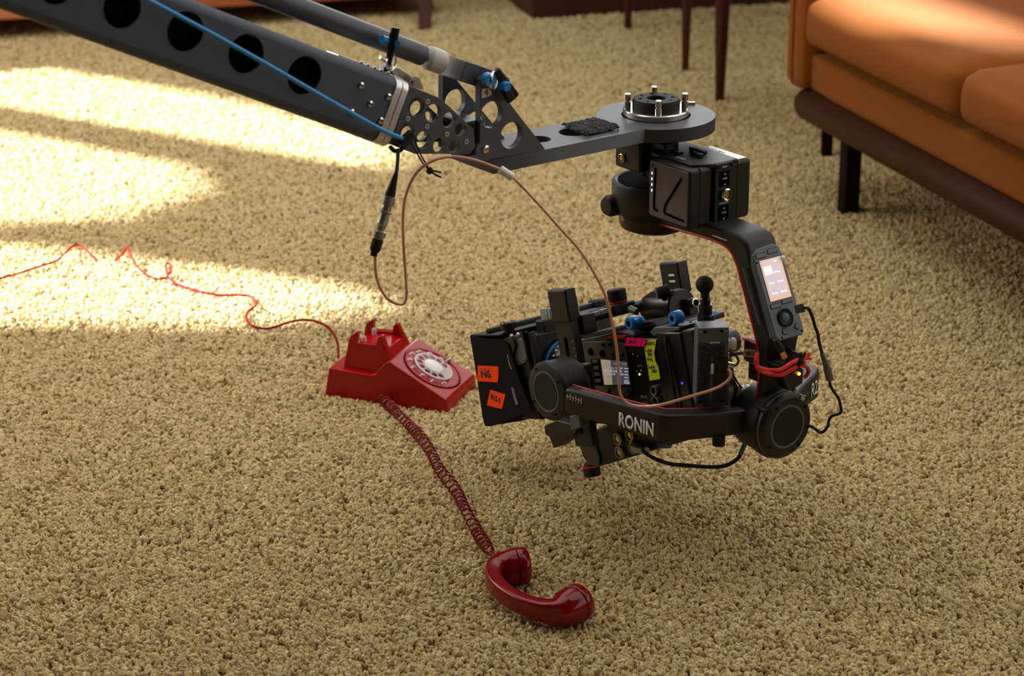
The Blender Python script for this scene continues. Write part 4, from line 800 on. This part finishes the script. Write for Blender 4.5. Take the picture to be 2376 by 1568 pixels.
# tape labels
tp = obj('tape_label', Mb().prism(CF, cq([(1455, 783), (1490, 785), (1500, 786), (1496, 804), (1449, 801)], k2 - .003), 0, k2 - .0035, k2 - .0026), 'pink', cam_t, flat=True, label='fluorescent pink tape reading A10')
ctext('handwriting', 'A10', 'ink', tp, 1461, 796, 1477, .0058, k2 - .0035, bold=.02)
obj('tape_fold', Mb().prism(CF, cq([(1489.5, 785), (1490.5, 785), (1488, 803), (1487, 803)], k2 - .0034), 0, k2 - .0037, k2 - .003), 'ink', tp, flat=True)
yl = obj('tape_label', Mb().prism(CF, cq([(1496, 792), (1508, 789), (1523, 788), (1521, 802), (1518, 818), (1521, 838), (1528, 852), (1532, 879), (1508, 883), (1503, 850), (1496, 812)], k2 - .0015), 0, k2 - .0020, k2 - .001), 'yellow', cam_t, flat=True, label='fluorescent yellow tape with handwriting')
for s, x0, y0, x1, h in (('INSERTS', 1497.5, 801, 1520, .0055), ('1-AA', 1498, 817, 1514, .0060), ('709', 1503, 827, 1514, .0060), ('PVL', 1503, 838, 1516, .0055), ('2-AA', 1504, 855, 1521, .0055), ('709', 1513, 865, 1525, .0055)): ctext('handwriting', s, 'ink', yl, x0, y0, x1, h, k2 - .0020, bold=.015)
# lens
LU, LH = -.002, -.006
lf = CF.at(LU, 0, LH)
ln = obj('lens_barrel', Mb().lathe(lf, [(.0001, .070), (.036, .070), (.036, .090), (.0440, .094), (.0440, .112), (.0470, .114), (.0470, .140), (.0455, .141), (.0455, .150), (.0480, .152), (.0480, .200), (.0500, .204), (.0500, .235), (.0001, .235)], 1, 64), 'gloss', cam_t, ang=30)
obj('blue_ring', Mb().lathe(lf, [(.0502, .1995), (.0506, .2015), (.0502, .2035)], 1, 64), 'blue', ln)
for k in range(40):
    a = 2 * pi * k / 40; fr_ = Fr(lf.w(.0470 * cos(a), .122, .0470 * sin(a)), lf.a[0] * cos(a) + lf.a[2] * sin(a), lf.a[1], lf.a[2] * cos(a) - lf.a[0] * sin(a)); obj('focus_gear_tooth', Mb().box(fr_, -.0005, .0012, -.007, .007, -.0016, .0016), 'rub', ln, flat=True)
for k, s in enumerate(('2', '3', '4', '5.6', '8', '11', '16', '22')):
    a = radians(118 + k * 11); er = lf.a[0] * cos(a) + lf.a[2] * sin(a); et_ = lf.a[2] * cos(a) - lf.a[0] * sin(a)
    text('scale_number', s, 'print_', ln, lf.o + er * .0482 + lf.a[1] * .190, et_ * 1.0, er.cross(et_) , height=.0066, lift=.0002, thick=.0003, bold=.03)
    text('scale_number', s, 'print_', ln, lf.o + er * .0482 + lf.a[1] * .1795, et_ * 1.0, er.cross(et_), height=.0048, lift=.0002, thick=.0003, bold=.01)
# matte box
mbx = obj('matte_box', Mb().prism(CF, rrect(-.072, .105, -.078, .058, .006), 1, .212, .262, holes=[circ(LU, LH, .0515, 48)]), 'black', cam_t, bevel=.0015)
def loop(f_, u0, u1, h0, h1): return [CF.w(u0, f_, h0), CF.w(u1, f_, h0), CF.w(u1, f_, h1), CF.w(u0, f_, h1)]
hood = Mb()
A1, A2 = loop(.262, -.074, .107, -.080, .060), loop(.343, -.086, .122, -.088, .0655)
I1, I2 = loop(.262, -.071, .104, -.077, .057), loop(.343, -.083, .119, -.085, .0625)
va, vb, vc, vd = [[hood.b.verts.new(p) for p in Lp] for Lp in (A1, A2, I1, I2)]
for i in range(4):
    j = (i + 1) % 4
    hood.face([va[i], va[j], vb[j], vb[i]]); hood.face([vc[i], vd[i], vd[j], vc[j]]); hood.face([vb[i], vb[j], vd[j], vd[i]]); hood.face([va[i], vc[i], vc[j], va[j]])
hd_ = obj('hood', hood, 'rub', mbx, bevel=.0008)
M['flag'] = mat('flocked_black_flag', (.004, .004, .004), .85, bump=.5, bscale=900, spec=.15)
sfp = trace(CF, [(1091, 778), (1128, 786), (1163, 787), (1180, 800), (1196, 850), (1215, 905), (1236, 954), (1180, 975), (1140, 989), (1126, 988), (1120, 965), (1108, 880)], 0, -.0895)
fl = obj('side_flag', Mb().prism(CF, sfp, 0, -.0905, -.0890), 'flag', mbx, bevel=.0004)
obj('top_flag', Mb().box(CF, -.088, .150, .262, .346, .0660, .0690), 'black', mbx, bevel=.001)
obj('top_rail', Mb().box(CF, -.080, .160, .300, .312, .069, .077), 'black', mbx, bevel=.002)
p = CF.cut(1372, 722, 1, .305); obj('rail_end', Mb().box(CF, .140, .166, .285, .318, .055, .080), 'rub', mbx, bevel=.004)
def ftag(pxs, m_, lab):
    return obj('tape_label', Mb().prism(CF, trace(CF, pxs, 0, -.0908), 0, -.0912, -.0906), m_, mbx, flat=True, label=lab)
t1 = ftag([(1109, 848), (1156, 850), (1157, 867), (1155, 887), (1108, 884)], 'orange', 'fluorescent orange tape reading N6')
t2 = ftag([(1138, 904), (1173, 915), (1165, 949), (1130, 940)], 'orange', 'fluorescent orange tape reading R51')
a = CF.w(*CF.cut(1117.5, 876, 0, -.0912)); b = CF.w(*CF.cut(1140, 877, 0, -.0912)); text('handwriting', 'N6', 'ink', t1, a, b - a, CF.a[2], width=(b - a).length, height=.0155, bold=.035, lift=.0002, thick=.0002)
a = CF.w(*CF.cut(1139, 925, 0, -.0912)); b = CF.w(*CF.cut(1160, 936, 0, -.0912)); text('handwriting', 'R51', 'ink', t2, a, b - a, CF.a[2], width=(b - a).length, height=.0100, bold=.03, lift=.0002, thick=.0002)
# matte box ironmongery on the left side
def bu(px, py, k=-.080): return CF.w(*CF.cut(px, py, 0, k))
obj('flag_hinge', Mb().prism(CF, trace(CF, [(1163, 790), (1192, 778), (1200, 800), (1190, 830), (1205, 900), (1214, 950), (1200, 955), (1186, 870), (1176, 812)], 0, -.084), 0, -.088, -.074), 'gloss', mbx, bevel=.0015)
obj('filter_tray', Mb().prism(CF, trace(CF, [(1196, 783), (1232, 770), (1240, 800), (1262, 930), (1222, 945), (1210, 900), (1192, 830)], 0, -.078), 0, -.080, -.070), 'black', mbx, bevel=.001)
obj('worn_edge', Mb().tube([bu(1179, 822, -.089), bu(1184, 845, -.089), bu(1189, 856, -.089)], .0022, 6), mat('scuffed_brass', (.42, .34, .22), .5, vary=.4), mbx)
obj('worn_edge', Mb().tube([bu(1191, 898, -.089), bu(1196, 920, -.089), bu(1202, 938, -.089)], .0036, 6), mat('scuffed_lilac', (.30, .20, .27), .6, vary=.5, bscale=900), mbx)
kb = obj('thumb_knob', Mb().lathe(Fr(CF.w(*CF.cut(1182, 768, 2, .0700)), *CF.a), [(.0001, .016), (.0120, .016), (.0138, .014), (.0138, .004), (.0090, .003), (.0090, -.004)], 2, 28), 'gloss', mbx); 
obj('knob_screw', Mb().lathe(Fr(CF.w(*CF.cut(1182, 768, 2, .0700)), *CF.a), [(.0045, .016), (.0040, .0170), (.0001, .0172)], 2, 16), 'dsteel', kb)
obj('hinge_bracket', Mb().box(Fr(CF.w(*CF.cut(1192, 785, 0, -.076)), *CF.a), -.006, .030, -.030, .006, -.010, .001), 'gloss', mbx, bevel=.0015)
for x, y in ((1187, 779), (1202, 775)): obj('bracket_rivet', Mb().ball(CF.w(*CF.cut(x, y, 0, -.080)), .0030, 12), 'white', mbx)
obj('locking_rod', Mb().rod(bu(1215, 768, -.082), bu(1219, 785, -.082), .0058, None, 16).rod(bu(1218, 783, -.082), bu(1233, 856, -.082), .0040, .0045, 14), 'gloss', mbx)
obj('octagon_plate', Mb().prism(CF, trace(CF, [(1198, 787), (1208, 783), (1216, 790), (1226, 815), (1222, 840), (1204, 848), (1194, 835), (1189, 818)], 0, -.081), 0, -.083, -.079), 'screen_body', mbx, bevel=.001)
gt = obj('gear_teeth', Mb(), 'dark', mbx) if False else None
for k in range(3): obj('grey_tab', Mb().box(Fr(cut(1262 + k * 7, 732, CF.w(0, .235, 0), CF.a[1]), *CF.a), -.0026, .0026, -.006, .006, -.008, .012), 'grey_print', mbx, bevel=.0008)
obj('clamp_lug', Mb().box(Fr(cut(1268, 745, CF.w(0, .235, 0), CF.a[1]), *CF.a), -.015, .018, -.012, .012, -.018, .004), 'black', mbx, bevel=.002)
# top gear: motor, port, blue levers, ball
tm_ = CF.cut(1582, 712, 0, .020)
mo = obj('focus_motor', Mb().lathe(CF.at(.020, 0, 0), [(.0001, tm_[1] - .002), (.0262, tm_[1] - .002), (.0285, tm_[1]), (.0285, tm_[1] + .010), (.0270, tm_[1] + .011), (.0270, tm_[1] + .062), (.0210, tm_[1] + .080), (.0001, tm_[1] + .084)], 1, 40, (0, tm_[2])), 'gloss', cam_t, ang=30)
p = CF.cut(1601, 702, 1, tm_[1] - .006); obj('motor_port', Mb().lathe(CF, [(.0068, tm_[1] - .002), (.0072, tm_[1] - .020), (.0052, tm_[1] - .0205), (.0048, tm_[1] - .012), (.0001, tm_[1] - .012)], 1, 24, (p[0], p[2])), 'steel', mo)
obj('port_bore', Mb().cyl(CF, .0047, tm_[1] - .0195, tm_[1] - .010, 1, (p[0], p[2])), 'dark', mo)
obj('port_block', Mb().box(CF, p[0] - .011, p[0] + .008, tm_[1] - .014, tm_[1] + .01, p[2] - .034, p[2] + .007), 'black', mo, bevel=.002)
q = cut(1524, 681, CF.w(-.008, 0, 0), CF.a[0]); obj('motor_knob', Mb().rod(q, q + (CF.a[0] * .85 - CF.a[1] * .45 + CF.a[2] * .1).normalized() * .020, .0092, .0098, 22), 'rub', mo, bevel=.001)
obj('knob_face', Mb().rod(q - (CF.a[0] * .85 - CF.a[1] * .45 + CF.a[2] * .1).normalized() * .0006, q, .0078, None, 22), 'screen_body', mo)
obj('motor_foot', Mb().box(CF, -.004, .030, tm_[1] + .004, tm_[1] + .060, .060, tm_[2] - .012), 'black', mo, bevel=.002)
obj('rail_block', Mb().box(CF, -.020, .045, tm_[1] - .070, tm_[1] + .020, .0745, tm_[2] - .022), 'black', cam_t, bevel=.002)
obj('handle_rail', Mb().prism(CF, [(.06, .055), (.07, .062), (-.09, .080), (-.10, .070)], 0, -.045, -.005), 'black', cam_t, bevel=.002)
obj('rail_screw', Mb().rod(CF.w(*CF.cut(1462, 716, 0, -.03)), CF.w(*CF.cut(1478, 724, 0, -.03)), .0055, None, 14), 'olive', cam_t)
def lever(x, y, x2, y2, k):
    c_ = CF.w(*CF.cut(x, y, 0, k)); e_ = CF.w(*CF.cut(x2, y2, 0, k + .006)); L_ = Mb().lathe(Fr(c_, *CF.a), [(.0001, -.006), (.0092, -.006), (.0102, -.004), (.0102, .010), (.0092, .012), (.0001, .012)], 0, 26); L_.rod(c_ + CF.a[0] * .005, e_, .0080, .0062, 14); L_.ball(e_, .0064, 12)
    o = obj('blue_lever', L_, 'blue', cam_t, ang=50); obj('lever_screw', Mb().lathe(Fr(c_, *CF.a), [(.0045, -.0062), (.0001, -.0064)], 0, 14), 'dark', o)
lever(1465, 749, 1486, 742, -.060); lever(1566, 737, 1558, 758, -.062)
ul = -.030
b0_, b1__ = CF.w(*CF.cut(1635, 660, 0, ul)), CF.w(*CF.cut(1638, 752, 0, ul)); bd_ = (b1__ - b0_); BLn = bd_.length; BN = Fr(b0_, bd_.cross(RB), RB, bd_)
bm_ = obj('ball_stem', Mb().lathe(BN, [(.0070, .008), (.0066, .020), (.0078, .022), (.0078, .030), (.0100, .0305), (.0102, .045), (.0125, .046), (.0125, .058), (.0075, .059), (.0085, BLn + .004), (.0001, BLn + .004)], 2, 24), 'gloss', cam_t, ang=30)
obj('mount_ball', Mb().ball(b0_, .0135, 32), 'rub', bm_, ang=80)
obj('stem_lever', Mb().rod(b0_ + BN.a[2] * .050 + RA * .004, b0_ + BN.a[2] * .050 + RA * .0175, .0068, None, 16), 'blue', bm_)
# power distribution box under the body
o = trace(CF, [(1338, 1020), (1395, 990), (1480, 965), (1540, 985), (1548, 1035), (1480, 1056), (1388, 1083), (1364, 1079), (1352, 1060)], 0, -.050)
pb = obj('power_box', Mb().prism(CF, o, 0, -.050, .020), 'black', cam_t, bevel=.003)
for x, y in ((1438, 1017), (1466, 1008), (1442, 1048), (1474, 1037)):
    p = CF.cut(x, y, 0, -.05); j = obj('round_socket', Mb().lathe(CF, [(.0098, -.050), (.0100, -.0555), (.0080, -.0560), (.0074, -.053), (.0001, -.053)], 0, 28, (p[1], p[2])), 'dsteel', pb); obj('socket_pins', Mb().cyl(CF, .0042, -.0548, -.052, 0, (p[1], p[2]), 16), 'gold', j)
obj('cable_plug', Mb().rod(CF.w(*CF.cut(1474, 1037, 0, -.056)), CF.w(*CF.cut(1500, 1046, 0, -.066)), .0088, .0062, 18), 'dsteel', pb)
obj('box_ridge', Mb().prism(CF, trace(CF, [(1342, 1022), (1372, 1008), (1392, 1060), (1390, 1082), (1366, 1078)], 0, -.053), 0, -.054, -.050), 'olive', pb, bevel=.0015)
kq = CF.cut(1373, 1090, 0, -.035); kf = CF.at(-.035, kq[1], 0); kk = obj('lower_knob', Mb().lathe(kf, [(.0001, kq[2] - .010), (.0125, kq[2] - .010), (.0142, kq[2] - .008), (.0142, kq[2] + .006), (.0100, kq[2] + .012)], 2, 28), 'rub', pb, ang=40); obj('red_band', Mb().lathe(kf, [(.0144, kq[2] + .005), (.0146, kq[2] + .0075), (.0130, kq[2] + .0080)], 2, 28), 'red', kk)
obj('side_screw', Mb().rod(CF.w(*CF.cut(1533, 1030, 0, -.045)), CF.w(*CF.cut(1552, 1030, 0, -.045)), .0070, None, 14), 'navy', pb)

# ================================================================ WIRELESS RECEIVER WITH VELCRO, hung behind the camera
VP = Vector((0, 3.315, 0)); VC = cut(1653, 850, VP, Vector((0, 1, 0)))
VF = Fr(VC, (.996, .087, 0), (-.087, .996, 0.0), (.0, -.04, 1))
VF = Fr(VC, VF.a[0], VF.a[1], VF.a[0].cross(VF.a[1]))
vw, vh = .0230, .0600
vt = thing('video_receiver', 'dark grey video receiver box with velcro strips, hung on the back of the camera', 'receiver', VF.w(0, .02, -vh))
obj('receiver_case', Mb().box(VF, -vw, vw, 0, .032, -vh, vh), 'screen_body', vt, bevel=.0012)
M['greyface'] = mat('grey_metal_face', (.075, .08, .09), .5, bump=.1, bscale=900)
def vel(x0, x1, z0, z1, nm):
    m = Mb(); r_g = random.Random(int(z0 * 1e5)); nx, nz_ = 16, max(6, int((z1 - z0) / .0014)); G = []
    for i in range(nx + 1):
        G.append([m.b.verts.new(VF.w(x0 + (x1 - x0) * i / nx + r_g.uniform(-.0004, .0004), -.0006 - r_g.uniform(0, .0022) * (0 < i < nx and 0 < j < nz_), z0 + (z1 - z0) * j / nz_ + r_g.uniform(-.0004, .0004))) for j in range(nz_ + 1)])
    for i in range(nx):
        for j in range(nz_): m.face([G[i][j], G[i + 1][j], G[i + 1][j + 1], G[i][j + 1]])
    o = obj(nm, m, 'velcro', vt, flat=True); o.modifiers.new('thick', 'SOLIDIFY').thickness = .001
vel(-vw + .0015, vw - .0060, .0150, .0360, 'velcro_strip'); vel(-vw + .0015, -.0035, -.056, .0145, 'velcro_strip'); vel(.0020, vw - .0005, -.056, .0140, 'velcro_strip')
obj('white_slot', Mb().box(VF, -.0050, .0095, -.0010, 0, .0355, .0378), 'print_', vt, flat=True)
wt = obj('paper_label', Mb().box(VF, -.0026, .0016, -.0022, -.0004, -.0105, .0050), 'print_', vt, flat=True)
for x in (-.0125, .0120): obj('mount_hole', Mb().cyl(VF, .0024, -.0006, .001, 1, (x, .0545)), 'dark', vt)
for x in (-.0185, .0190): obj('corner_screw', Mb().cyl(VF, .0012, -.0006, .001, 1, (x, .0545)), 'grey_print', vt)
def vfp(px, py, d=.016): return VF.w(*VF.cut(px, py, 1, d))
q0, q1 = vfp(1684, 798), vfp(1709, 796); cn_ = obj('antenna_connector', Mb().lathe(Fr(q0, VF.a[0], VF.a[1], VF.a[2]), [(.0070, -.002), (.0085, .002), (.0085, .005), (.0060, .0055), (.0060, .0075), (.0092, .008), (.0092, .0130), (.0075, .0150), (.0001, .0152)], 0, 20), 'white', vt, ang=30)
obj('gold_socket', Mb().rod(vfp(1683, 825), vfp(1691, 825), .0055, .0045, 14), 'gold', vt)
obj('lemo_plug', Mb().rod(vfp(1684, 846), vfp(1702, 848), .0055, .0042, 16), 'alu', vt)
obj('cable_hook', Mb().tube(smooth([vfp(1690, 826), vfp(1704, 822), vfp(1722, 819), vfp(1742, 822), vfp(1757, 828)], 5), .0029, 8), 'screen_body', vt)
obj('cable_hook', Mb().tube(smooth([vfp(1692, 812), vfp(1704, 822), vfp(1713, 834), vfp(1710, 845), vfp(1700, 850)], 5), .0018, 8), 'screen_body', vt)
tw = obj('cable_wrap', Mb().hull([vfp(1729, 810, .010), vfp(1754, 812, .010), vfp(1748, 829, .010), vfp(1722, 826, .010)], [vfp(1729, 810, .018), vfp(1754, 812, .018), vfp(1748, 829, .018), vfp(1722, 826, .018)]), mat('paper_wrap', (.50, .44, .33), .6), vt, bevel=.0008)
text('wrap_text', '3B12', 'ink', tw, vfp(1730, 825, .0095), VF.a[0], VF.a[2], width=.012, height=.006, bold=.02)
for pp in ([(1688, 855), (1700, 868), (1712, 888), (1722, 900)], [(1690, 875), (1702, 885), (1710, 900), (1703, 930), (1704, 940)], [(1690, 885), (1700, 890), (1706, 905), (1704, 925), (1705, 945)]): obj('thin_wire', Mb().tube(smooth([vfp(*p_) for p_ in pp], 5), .0013, 6), 'rub', vt)
obj('joint_bracket', Mb().hull([vfp(1690, 898, .02), vfp(1722, 893, .02), vfp(1708, 940, .02), vfp(1692, 942, .02)], [vfp(1690, 898, .03), vfp(1722, 893, .03), vfp(1708, 940, .03), vfp(1692, 942, .03)]), 'dsteel', vt, bevel=.001)
obj('joint_ball', Mb().rod(vfp(1712, 912, .03), vfp(1738, 908, .03), .0105, .0100, 20).ball(vfp(1735, 908, .03), .0105, 20), 'dsteel', vt)
obj('joint_wire', Mb().tube(smooth([vfp(1738, 900, .03), vfp(1748, 902, .03), vfp(1760, 898, .03)], 4), .0013, 6), 'rub', vt)

# ================================================================ TRANSMITTER TIED TO THE ARM WITH RED CORD
def ta(px, py, v=-.312): return RIG.w(*RIG.cut(px, py, 1, v))
tx = thing('radio_transmitter', 'small black radio unit with stub antenna and glowing orange light, tied to the gimbal arm', 'transmitter', ta(1830, 900))
def slabp(pxs, v0, v1): return Mb().hull([ta(x, y, v0) for x, y in pxs], [ta(x, y, v0) + RB * (v1 - v0) for x, y in pxs])
obj('upper_unit', slabp([(1790, 842), (1812, 848), (1838, 818), (1838, 812), (1868, 824), (1862, 850), (1830, 856), (1808, 858)], -.322, -.300), 'gloss', tx, bevel=.002)
ub = obj('lower_unit', slabp([(1814, 858), (1850, 838), (1866, 860), (1864, 890), (1842, 905), (1832, 908), (1820, 880)], -.334, -.308), 'gloss', tx, bevel=.003)
obj('antenna', Mb().rod(ta(1798, 787, -.330), ta(1813, 812, -.330), .0042, .0060, 16), 'rub', tx); obj('antenna_plug', Mb().rod(ta(1811, 810, -.330), ta(1820, 828, -.330), .0042, .0050, 14), 'gold', tx)
M['amber'] = mat('amber_led', (1, .2, .02), .3, emit=(1, .22, .02), es=5)
obj('amber_light', Mb().ball(ta(1854, 867, -.336), .0024, 12), 'amber', ub); obj('small_red_light', Mb().ball(ta(1845, 840, -.326), .0014, 8), 'red', tx)
obj('unit_plug', Mb().rod(ta(1842, 910, -.33), ta(1846, 902, -.33), .005, None, 12).rod(ta(1856, 922, -.320), ta(1864, 926, -.320), .003, None, 10), 'dsteel', tx)
rc = tag(obj('cord_tie', Mb().tube(smooth([ta(1758, 818, -.296), ta(1754, 832, -.300), ta(1756, 848, -.303), ta(1766, 854, -.312), ta(1790, 859, -.338), ta(1810, 858, -.345), ta(1824, 850, -.345), ta(1838, 841, -.342), ta(1852, 835, -.338)], 6), .0031, 10)
    .tube(smooth([ta(1757, 820, -.297), ta(1756, 846, -.300), ta(1762, 858, -.304), ta(1786, 867, -.338), ta(1808, 870, -.344), ta(1822, 866, -.344), ta(1838, 856, -.342), ta(1852, 848, -.338)], 6), .0031, 10)
    .tube(smooth([ta(1850, 845, -.338), ta(1858, 848, -.338), ta(1870, 850, -.330), ta(1876, 860, -.325), ta(1872, 870, -.322), ta(1865, 876, -.320)], 5), .0029, 10)
    .tube(smooth([ta(1858, 848, -.338), ta(1864, 836, -.338), ta(1872, 828, -.336), ta(1879, 820, -.336)], 5), .0030, 8).tube(smooth([ta(1864, 838, -.338), ta(1874, 832, -.338), ta(1882, 832, -.336)], 4), .0019, 6).ball(ta(1862, 842, -.339), .0056, 10), 'redcord', loc=ta(1800, 858)), 'bright red cord lashed around the gimbal arm above the roll motor', 'cord')
bt_ = tag(obj('tie_band', Mb().tube(smooth([ta(1849, 852, -.340), ta(1856, 838, -.342), ta(1859, 828, -.342), ta(1858, 818, -.342)], 4), .0024, 8).tube(smooth([ta(1852, 850, -.340), ta(1860, 836, -.342), ta(1865, 826, -.342), ta(1869, 818, -.342)], 4), .0022, 8).ball(ta(1857, 838, -.341), .0058, 10), 'rub', loc=ta(1857, 838)), 'small black knotted elastic beside the red cord knot', 'cord')

# ================================================================ CABLES
def yc(pts, y0, y1):
    n_ = len(pts); return [cut(p[0], p[1], Vector((0, y0 + (y1 - y0) * i / (n_ - 1), 0)), Vector((0, 1, 0))) for i, p in enumerate(pts)]
c1_ = [TP(870, 578, -.07)]; yA = c1_[0].y
cp_ = [(870, 600), (873, 640), (884, 672), (902, 695), (925, 706), (938, 703), (943, 685), (942, 650), (939, 610), (936, 560), (935, 505), (939, 465), (950, 430), (966, 402), (988, 382), (1012, 370), (1040, 364), (1070, 365), (1100, 371), (1130, 381), (1160, 393), (1190, 412), (1225, 447), (1262, 487), (1300, 530), (1335, 568), (1362, 605), (1385, 645), (1402, 680), (1414, 720), (1424, 765), (1431, 810), (1435, 860), (1437, 900), (1443, 922), (1458, 936), (1480, 942), (1510, 943), (1545, 936), (1580, 926), (1620, 914), (1655, 903), (1680, 890), (1694, 876), (1695, 864), (1689, 855)]
tag(obj('antenna_cable', Mb().tube(smooth(c1_ + yc(cp_, yA, 3.255), 5), .0021, 8), 'coax', loc=(.0, yA, .6)), 'thin copper-brown coaxial cable looping from the crane down to the camera', 'cable')
cs = yc(cp_, yA, 3.255); q0, q1 = cs[20], cs[21] - (cs[21] - cs[20]) * -.1
obj('cable_sleeve', Mb().rod(q0, q0 + (q1 - q0).normalized() * .021, .0062, .0058, 16), 'white', bpy.data.objects['antenna_cable'], bevel=.0008, label='white sleeve')
us = [(1862, 714), (1876, 716), (1882, 728), (1887, 742), (1891, 757), (1897, 772), (1900, 790), (1904, 808), (1909, 825), (1914, 840)]
vy = RIG.w(.03, -.33, 0).y
uc = tag(obj('charging_cable', Mb().tube(smooth(yc(us, vy - .005, vy), 5), .0024, 8), 'rub', loc=(.4, vy, .5)), 'thin black cable hanging from the screen panel down to the roll motor', 'cable')
obj('usb_plug', Mb().hull(yc([(1842, 708), (1864, 703), (1869, 724), (1847, 728)], vy + .004, vy + .004), yc([(1842, 708), (1864, 703), (1869, 724), (1847, 728)], vy - .006, vy - .006)), 'screen_body', uc, bevel=.0012)
ad = yc([(1914, 838), (1919, 852), (1926, 882)], vy, vy); obj('inline_adapter', Mb().rod(ad[0] - (ad[1] - ad[0]) * 1.4, ad[1], .0032, .0052, 12).rod(ad[1], ad[2], .0062, .0056, 8), 'screen_body', uc, bevel=.0008)
obj('lower_lead', Mb().tube(smooth(yc([(1925, 882), (1927, 895), (1936, 910), (1946, 925), (1951, 945), (1951, 957), (1940, 962), (1929, 966), (1923, 976), (1921, 988), (1912, 1000), (1903, 1003), (1893, 996), (1882, 989), (1872, 989)], vy, vy + .02), 5), .0022, 8), 'rub', uc)
pl = [(1490, 1042), (1500, 1052), (1520, 1064), (1555, 1076), (1590, 1079), (1640, 1083), (1680, 1081), (1705, 1069), (1716, 1058), (1722, 1045), (1728, 1030), (1733, 1012)]
pcb = tag(obj('power_cable', Mb().tube(smooth(yc(pl, 3.36, 3.36), 5), .0031, 10), 'rub', loc=(.25, 3.36, .1)), 'black cable sagging beneath the gimbal from the camera base to the roll motor', 'cable')
obj('blue_sheath', Mb().tube(smooth(yc([(1718, 1053), (1723, 1042), (1729, 1027), (1733, 1012)], 3.36, 3.36), 4), .0038, 10), 'navy', pcb, label='dark blue sheath')
